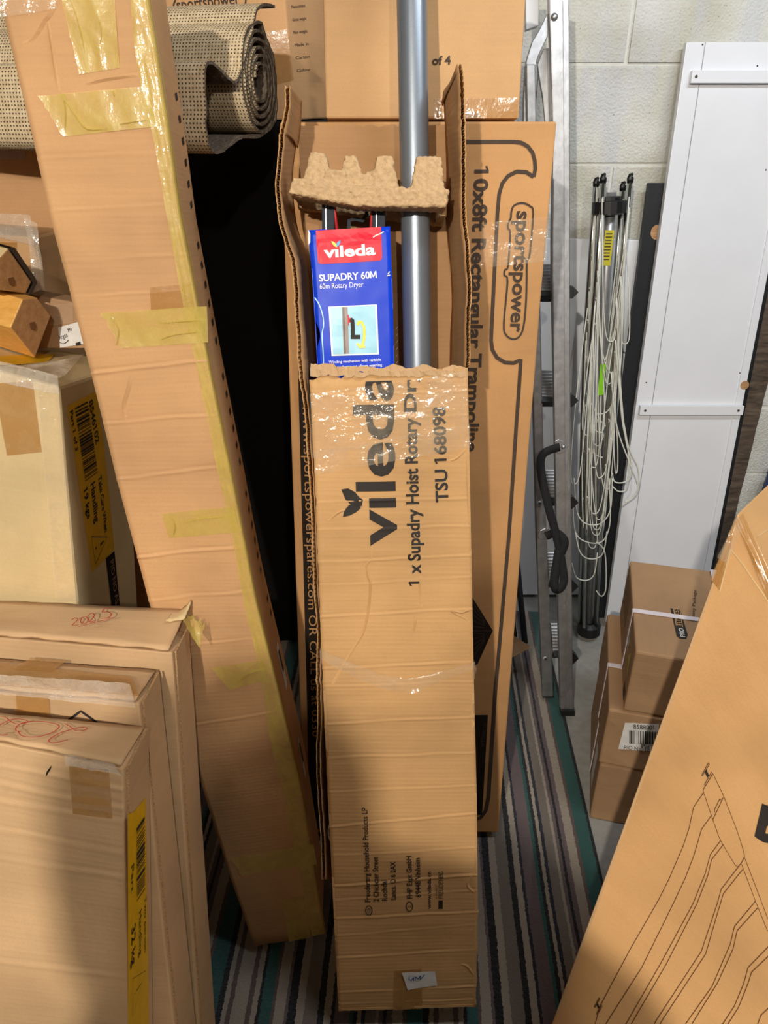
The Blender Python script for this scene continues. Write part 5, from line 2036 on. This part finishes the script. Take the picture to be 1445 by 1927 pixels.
# ------------------------------------------------------------------ old rotary washing line
RLn = math.degrees(math.atan(0.13 / 1.325))
RO = lean(1.905, RLn)
ro = RO.at
line = thing('rotary_line', 'old folded rotary washing line with tangled white cords leaning against the wall', 'clothes dryer', tuple(ro(1108, 1193)))
arms = [([(1122, 344), (1113, 469), (1101, 645), (1094, 900), (1092, 1180)], -0.004), ([(1135, 337), (1124, 507), (1113, 640), (1104, 900), (1100, 1180)], 0.024), ([(1186, 337), (1171, 494), (1156, 645), (1140, 830), (1120, 1180)], 0.016), ([(1172, 352), (1160, 494), (1148, 645), (1130, 900), (1112, 1180)], -0.026)]
ARM = []
for pts, off in arms:
    pl_ = RO.off(off)
    P = [pl_.at(*p) for p in pts]
    ARM.append(P)
    ao = add_tube('arm', P, 0.0076, M_BRIGHT, line, 12)
    d = (P[0] - P[1]).normalized()
    add_tube('arm_cap', [P[0] - d * 0.008, P[0] + d * 0.003, P[0] + d * 0.009, P[0] + d * 0.012 + RT * 0.005], [0.0082, 0.0088, 0.006, 0.003], M_BLACK, line, 10)
    for k in range(9):
        t = 0.10 + k * 0.085
        q = P[0].lerp(P[-1], t)
        L = (P[0] - P[-1]).length
        # arms are nearly straight: snap to the polyline
        j = min(int(t * (len(P) - 1)), len(P) - 2)
        q = P[j].lerp(P[j + 1], t * (len(P) - 1) - j)
        add_tube('line_hook', [q - d * 0.004 + RO.n * 0.006, q + RO.n * 0.009 + RT * 0.004, q + d * 0.006 + RO.n * 0.006], 0.0024, M_CORD, line, 6)
cp = [RO.at(*p) for p in ((1150, 362), (1140, 520), (1106, 1190))]
add_tube('pole', cp, 0.013, M_ALU, line, 16)
hb_ = RO.at(1147, 387)
dd = (cp[0] - cp[-1]).normalized()
add_tube('hub', [hb_ - dd * 0.022, hb_ - dd * 0.018, hb_ + dd * 0.010, hb_ + dd * 0.012, hb_ + dd * 0.020, hb_ + dd * 0.022], [0.030, 0.044, 0.044, 0.030, 0.030, 0.02], M_BLACK, line, 18, smooth=False)
bs = RO.at(1108, 1185)
add_tube('base_socket', [Vector((bs.x, bs.y, 0.0)), bs + dd * 0.02, bs + dd * 0.03], [0.036, 0.036, 0.022], M_BLACK, line, 14, smooth=False)
lbp = RO.off(0.0145)
q = Panel([lbp.at(1139, 433), lbp.at(1131, 500)], [lbp.at(1156, 433), lbp.at(1148, 500)], RO.n)
yst = patch('yellow_sticker', q, [(1139, 433), (1156, 433), (1148, 500), (1131, 500)], M_YSTK, line, 0.001, 1, 4)
strokes('sticker_print', q, [[(1140 - i * 0.8, 440 + i * 6), (1152 - i * 0.8, 440 + i * 6)] for i in range(9)], 2.0, M_INKB, yst, 0.002)
q = Panel([RO.off(.036).at(1130, 685), RO.off(.036).at(1125, 744)], [RO.off(.036).at(1140, 686), RO.off(.036).at(1135, 743)], RO.n)
sheet('green_tag', q, 0.002, M_GREEN, line, 1, 2)


def arm_at(i, t):
    P = ARM[i]
    j = min(int(t * (len(P) - 1)), len(P) - 2)
    return P[j].lerp(P[j + 1], t * (len(P) - 1) - j)


rc = random.Random(21)
pairs = [(0, 1), (1, 2), (2, 3), (3, 0), (0, 2), (1, 3)]
for i in range(30):
    a, b = pairs[i % 6]
    ta_ = 0.03 + 0.6 * (i / 30) + rc.uniform(-0.02, 0.02)
    tb2 = min(0.8, max(0.02, ta_ + rc.uniform(-0.08, 0.08)))
    A_, B_ = arm_at(a, ta_), arm_at(b, tb2)
    zb_ = rc.uniform(0.30, 0.72)
    sag = max(0.05, ((A_.z + B_.z) / 2 - zb_))
    if rc.random() < 0.25:
        sag *= 0.4
    out_ = rc.uniform(0.0, 0.03)
    drift = rc.uniform(-0.035, 0.03)
    wide = rc.uniform(0.0, 0.05)
    pts = []
    for k in range(17):
        t = k / 16
        f = 1 - abs(2 * t - 1) ** 2.6
        p = A_.lerp(B_, t)
        p = p - dd * (sag * f) + RO.n * (out_ * f + 0.008) + RT * (drift * f + 0.004 * nz(i * 1.7, t * 4) + math.copysign(abs(t - 0.5) ** 0.7, t - 0.5) * wide * f)
        if p.z < 0.10:
            p.z = 0.10 + 0.02 * rc.random()
        pts.append(p)
    pts = [Vector(p) for p in smooth_pts([tuple(p) for p in pts], 2)]
    add_tube('washing_line', pts, 0.0017, M_CORD, line, 5)
# the slack loops hanging out over the white panel
for pts in ([(1168, 520), (1170, 640), (1166, 720), (1172, 800), (1186, 850), (1200, 880), (1201, 920), (1190, 938), (1175, 944)],
            [(1160, 560), (1166, 700), (1176, 820), (1188, 870), (1186, 898), (1172, 908), (1156, 906), (1152, 890)],
            [(1158, 640), (1168, 760), (1182, 850), (1180, 915), (1165, 925), (1152, 915)],
            [(1150, 700), (1160, 800), (1188, 880), (1199, 910), (1196, 930), (1170, 952)],
            [(1122, 1020), (1138, 1040), (1140, 1105), (1132, 1122), (1122, 1112)],
            [(1080, 900), (1085, 960), (1100, 984), (1128, 986), (1148, 960), (1152, 900)],
            [(1078, 940), (1082, 1000), (1104, 1020), (1134, 1018), (1148, 980), (1146, 900)],
            [(1082, 1000), (1092, 1040), (1112, 1052), (1134, 1042), (1142, 1000)],
            [(1076, 1060), (1084, 1086), (1104, 1092), (1118, 1080), (1124, 1040)]):
    P = [RO.off(0.045).at(*p) for p in pts]
    P = [Vector(p) for p in smooth_pts([tuple(p) for p in P], 5)]
    add_tube('washing_line', P, 0.0020, M_CORD, line, 6)

# ------------------------------------------------------------------ three strapped cartons
FLc = ray_z(1196, 1226, 0.5)
U3 = Vector((0.969, -0.246, 0))
B3v = Vector((0.246, 0.969, 0))


def strapped(label, x0, z0, z1, seed, dback=0.36, wdt=0.36):
    o_ = FLc + U3 * x0
    a = Vector((o_.x, o_.y, z1))
    root = thing('strapped_carton', label, 'box', tuple(Vector((o_.x, o_.y, z0)) + U3 * wdt / 2 + B3v * dback / 2), 'strapped cartons by the wall')
    fp_ = Panel([a, Vector((a.x, a.y, z0))], [a + U3 * wdt, Vector((a.x, a.y, z0)) + U3 * wdt], -B3v, dents(0.003, 8, seed, W=.4, H=.17))
    sheet('body', fp_, dback, M_GREYK, root, 10, 6, D=B3v * dback, bev=0.005)
    lp = side_panel(fp_, B3v * dback, right=False)
    tpn = top_panel(fp_, B3v * dback)
    return root, fp_, lp, tpn


H3 = 0.5 / 3
r1, f1, l1p, tp1 = strapped('top strapped cardboard box of three, black PRO FITNESS mark on its lid', 0.0, 2 * H3 + 0.002, 0.5, 3.0)
r2, f2, l2p, tp2 = strapped('middle strapped cardboard box of three with white barcode label', -0.030, H3 + 0.002, 2 * H3 - 0.002, 5.0)
r3, f3, l3p, tp3 = strapped('bottom strapped cardboard box of three, standing on the concrete floor', -0.026, -0.018, H3 - 0.002, 7.0)
tp1r = tp1
blk_ = poly('logo_patch', tp1, [(1261, 1145), (1280, 1148), (1294, 1196), (1291, 1203), (1279, 1202), (1273, 1198)], M_INK, r1, 0.001, label='black logo patch')
text(tp1, 'FITNESS', (1282, 1178), (1275, 1146), (1274, 1178), M_BOXS, blk_, 0.0, lift=0.002)
text(tp1, 'PRO', (1289, 1200), (1285, 1184), (1280, 1200), M_LABEL, blk_, 0.01, lift=0.002)
strokes('logo_frame', tp1, [[(1267, 1147), (1272, 1178), (1284, 1181), (1279, 1148)]], 1.2, M_BOXS, blk_, 0.002)
text(tp1, 'Heavy Package', (1306, 1170), (1310, 1112), (1300, 1170), M_INKB, r1, 0.0, lift=0.0016)
WSTR = plain('white_strapping', (226, 216, 222), 0.35)


def strap(root, quads):
    V, F_ = [], []
    for (p, d, n, L) in quads:
        k = len(V)
        V += [p - d, p + d, p + L + d, p + L - d]
        F_.append([k, k + 1, k + 2, k + 3])
    o = mesh('strap', V, F_, WSTR, root, label='white plastic strapping')
    o.modifiers.new('t', 'SOLIDIFY').thickness = 0.0012
    return o


for (root, fpn, tpn, lpn, tb) in ((r1, f1, tp1, l1p, 0.40), (r2, f2, tp2, l2p, 0.42), (r3, f3, tp3, l3p, 0.42)):
    a = Vector(tpn.P(0, 1 - tb, 0.0015))
    h_ = (Vector(lpn.P(0, 1)) - Vector(lpn.P(0, 0)))
    nl = Vector(lpn.N) * 0.0015
    strap(root, [(a, B3v * 0.007, None, U3 * 0.36), (a + nl, B3v * 0.007, None, h_)])
a = Vector(tp1.P(0.54, 0.0, 0.0022))
strap(r1, [(a, U3 * 0.008, None, -B3v * 0.36)])
# prints on the left sides
bl2 = patch('white_label', f2, [(1176, 1360), (1240, 1362), (1236, 1413), (1163, 1408)], M_LABEL, r2, 0.0012, 3, 3, label='white barcode label')
barcode(f2, [(1184, 1374), (1184, 1398), (1238, 1400), (1238, 1376)], M_INK, bl2, 16, 8)
text(f2, '8588001', (1192, 1371), (1231, 1372), (1192, 1363), M_INK, bl2, 0.005, lift=0.002)
text(f2, 'Part', (1207, 1406), (1230, 1407), (1207, 1398), M_INK, bl2, 0.0, lift=0.002)
text(f2, 'P/O No. 18', (1174, 1408), (1222, 1413), (1175, 1401), M_INK, bl2, 0.0, lift=0.002)
for lp_, rt, wh in ((l1p, r1, 1), (l2p, r2, 0), (l3p, r3, 0)):
    q = lambda u0, u1, v0, v1, m_, nm: mesh(nm, [lp_.P(u0, v0, .001), lp_.P(u1, v0, .001), lp_.P(u1, v1, .001), lp_.P(u0, v1, .001)], [[0, 3, 2, 1]], m_, rt)
    if wh:
        q(0.62, 0.66, 0.28, 0.5, M_LABEL, 'side_label')
        q(0.68, 0.71, 0.28, 0.5, M_LABEL, 'side_label')
        mesh('warning_label', [lp_.P(0.78, .45, .001), lp_.P(0.88, .22, .001), lp_.P(0.90, .62, .001)], [[0, 2, 1]], M_YSTK, rt, label='small yellow warning triangle')
        for k in range(5):
            q(0.10 + k * 0.07, 0.115 + k * 0.07, 0.10, 0.62, M_INKB, 'print_mark')
        q(0.84, 0.94, 0.78, 0.95, M_INKB, 'print_mark')
    for k in range(6):
        q(0.70 - k * 0.012, 0.72 - k * 0.012, 0.62 + k * 0.05, 0.645 + k * 0.05, M_INK, 'print_mark')
    if rt is r3:
        q(0.70, 0.84, 0.15, 0.8, M_LABEL, 'side_label')

# ------------------------------------------------------------------ large carton at the right with line drawing
E1 = ray_z(1386, 966, 0.985)
E0 = ray_z(1037, 1927, 0.15)
Tt = ray_z(1445, 1078, 0.925)
bn = (E1 - E0).cross(Tt - E0).normalized()
if bn.dot(CAM - E0) < 0:
    bn = -bn
BPn = Plane(E0, bn)
eb = to_z(E1, E0, 0.0)
dirT = (Tt - E1).normalized()
E2 = E1 + dirT * 0.62
# the far lower corner, where the face meets the floor
fd = bn.cross(Vector((0, 0, 1))).normalized()
if fd.dot(dirT) < 0:
    fd = -fd
eb2 = eb + fd * 0.62
bgp = Panel([E1, E1.lerp(eb, 0.5), eb], [E2, E2.lerp(eb2, 0.5), eb2], bn)
bgp.h = dents(0.003, 4, 91, W=.6, H=1.0)
big = thing('drawing_carton', 'large cardboard box at the lower right with thin outline drawing of stacked arches', 'box', tuple((eb + eb2) / 2))
back = Vector((-bn.x, -bn.y, 0)).normalized() * 0.16
sheet('body', bgp, 0.16, [M_BIG, M_BIG], big, 20, 30, D=back, bev=0.004)
tbp = top_panel(bgp, back)
# overlapping front flap: lower sheet whose pointed corner stops short of the top edge
fp2 = [(1376, 1033), (1400, 1063), (1425, 1100), (1445, 1128), (1475, 1172), (1500, 1927), (1010, 1990), (1049, 1912), (1150, 1625), (1243, 1350), (1340, 1092), (1355, 1112)]
ti = [qq for qq in fp2]
patch('brown_tape', bgp, [(1386, 978), (1400, 966), (1470, 1120), (1445, 1128)], M_BTAPE, big, 0.003, 14, 8, wr=0.003, ws=30, label='brown tape wrapped over the top corner')
patch('brown_tape', bgp, [(1384, 978), (1376, 1032), (1356, 1112), (1338, 1090)], M_BTAPE, big, 0.002, 6, 8, wr=0.002)
patch('clear_tape', bgp, [(1390, 968), (1400, 990), (1372, 1060), (1352, 1050)], M_CTAPE, big, 0.005, 8, 10, wr=0.004, ws=40)
strokes('cut_edge', bgp, [[(1386 - (y - 966) * 0.3632 + 5, y) for y in (1092, 1222, 1365, 1632, 1908)]], 4, M_PALE, big, 0.001, label='paler folded edge')
strokes('flap_edge', bgp, [[(1356, 1112), (1376, 1033)], [(1376, 1033), (1400, 1063), (1425, 1100), (1447, 1131)]], 2.2, M_PALER, big, 0.0025)
dx = lambda x, y: (1240 + x * 205 / 1234, 1380 + y * 320 / 1927)
lines = [[dx(620, 450), dx(735, 690), dx(870, 1040), dx(920, 1180), dx(968, 1340), dx(975, 1390), dx(940, 1460), dx(905, 1505), dx(870, 1490), dx(730, 1260), dx(685, 1170), dx(620, 980), dx(512, 660), dx(508, 630), dx(620, 450)],
         [dx(735, 720), dx(620, 965)], [dx(640, 890), dx(635, 860), dx(695, 738), dx(715, 750)],
         [dx(512, 665), dx(400, 830), dx(350, 1060), dx(280, 1270), dx(120, 1640), dx(0, 1880), (1185, 1788), (1130, 1892), (1120, 1927)],
         [dx(600, 925), dx(488, 1080), dx(400, 1380), dx(300, 1640), dx(165, 1925), (1208, 1820), (1140, 1927)],
         [dx(700, 1215), dx(585, 1370), dx(530, 1580), dx(390, 1925), (1245, 1810), (1178, 1927)], [dx(735, 1255), dx(600, 1425), dx(560, 1600), dx(435, 1925), (1254, 1814), (1188, 1927)],
         [dx(905, 1505), dx(710, 1760), dx(665, 1925), (1320, 1790), (1235, 1920), (1228, 1935)], [dx(950, 1540), dx(735, 1810), dx(700, 1925), (1328, 1795), (1246, 1920), (1238, 1935)],
         [dx(975, 1400), dx(1170, 1925), (1445, 1728)], [dx(940, 1475), dx(1100, 1910), (1445, 1752)],
         [dx(1095, 1900), (1383, 1742), (1375, 1775), (1340, 1856), (1290, 1927)], [(1426, 1708), (1388, 1750), (1380, 1785), (1350, 1850), (1302, 1927)],
         [(1447, 1780), (1408, 1820), (1400, 1850), (1382, 1893), (1358, 1930)], [(1447, 1798), (1415, 1828), (1408, 1850), (1390, 1895), (1368, 1930)],
         [(1447, 1896), (1432, 1910), (1425, 1930)]]
strokes('line_drawing', bgp, lines, 1.2, M_LINE, big, 0.0016, label='thin brown outline drawing')
for (ox, oy, sc_) in ((0, 0, 1.0), (1, 0, 0.8)):
    mp_ = (lambda x, y: dx(x, y)) if ox == 0 else (lambda x, y: (1127 + (x - 560) * 0.125, 1896 + (y - 480) * 0.125))
    strokes('line_drawing', bgp, [[mp_(490, 470), mp_(570, 325), mp_(578, 345), mp_(500, 475), mp_(490, 470)], [mp_(520, 580), mp_(605, 430), mp_(612, 455), mp_(535, 590)]], 1.2, M_LINE, big, 0.0016)
    poly('print_mark', bgp, [mp_(545, 400), mp_(578, 475), mp_(552, 495), mp_(524, 425)], M_INK, big, 0.0018)
# part of a bold letter at the frame's edge
q2 = lambda x, y: (1240 + x * 205 / 1234, 1380 + y * 320 / 1927)
text(bgp, 'b', (1421, 1571), (1465, 1589), (1444, 1515), M_INK, big, 0.06, ref='b', lift=0.0018)
strokes('top_crease', tbp, [[(1424, 1010), (1460, 985)]], 1.5, M_PALER, big, 0.0015)
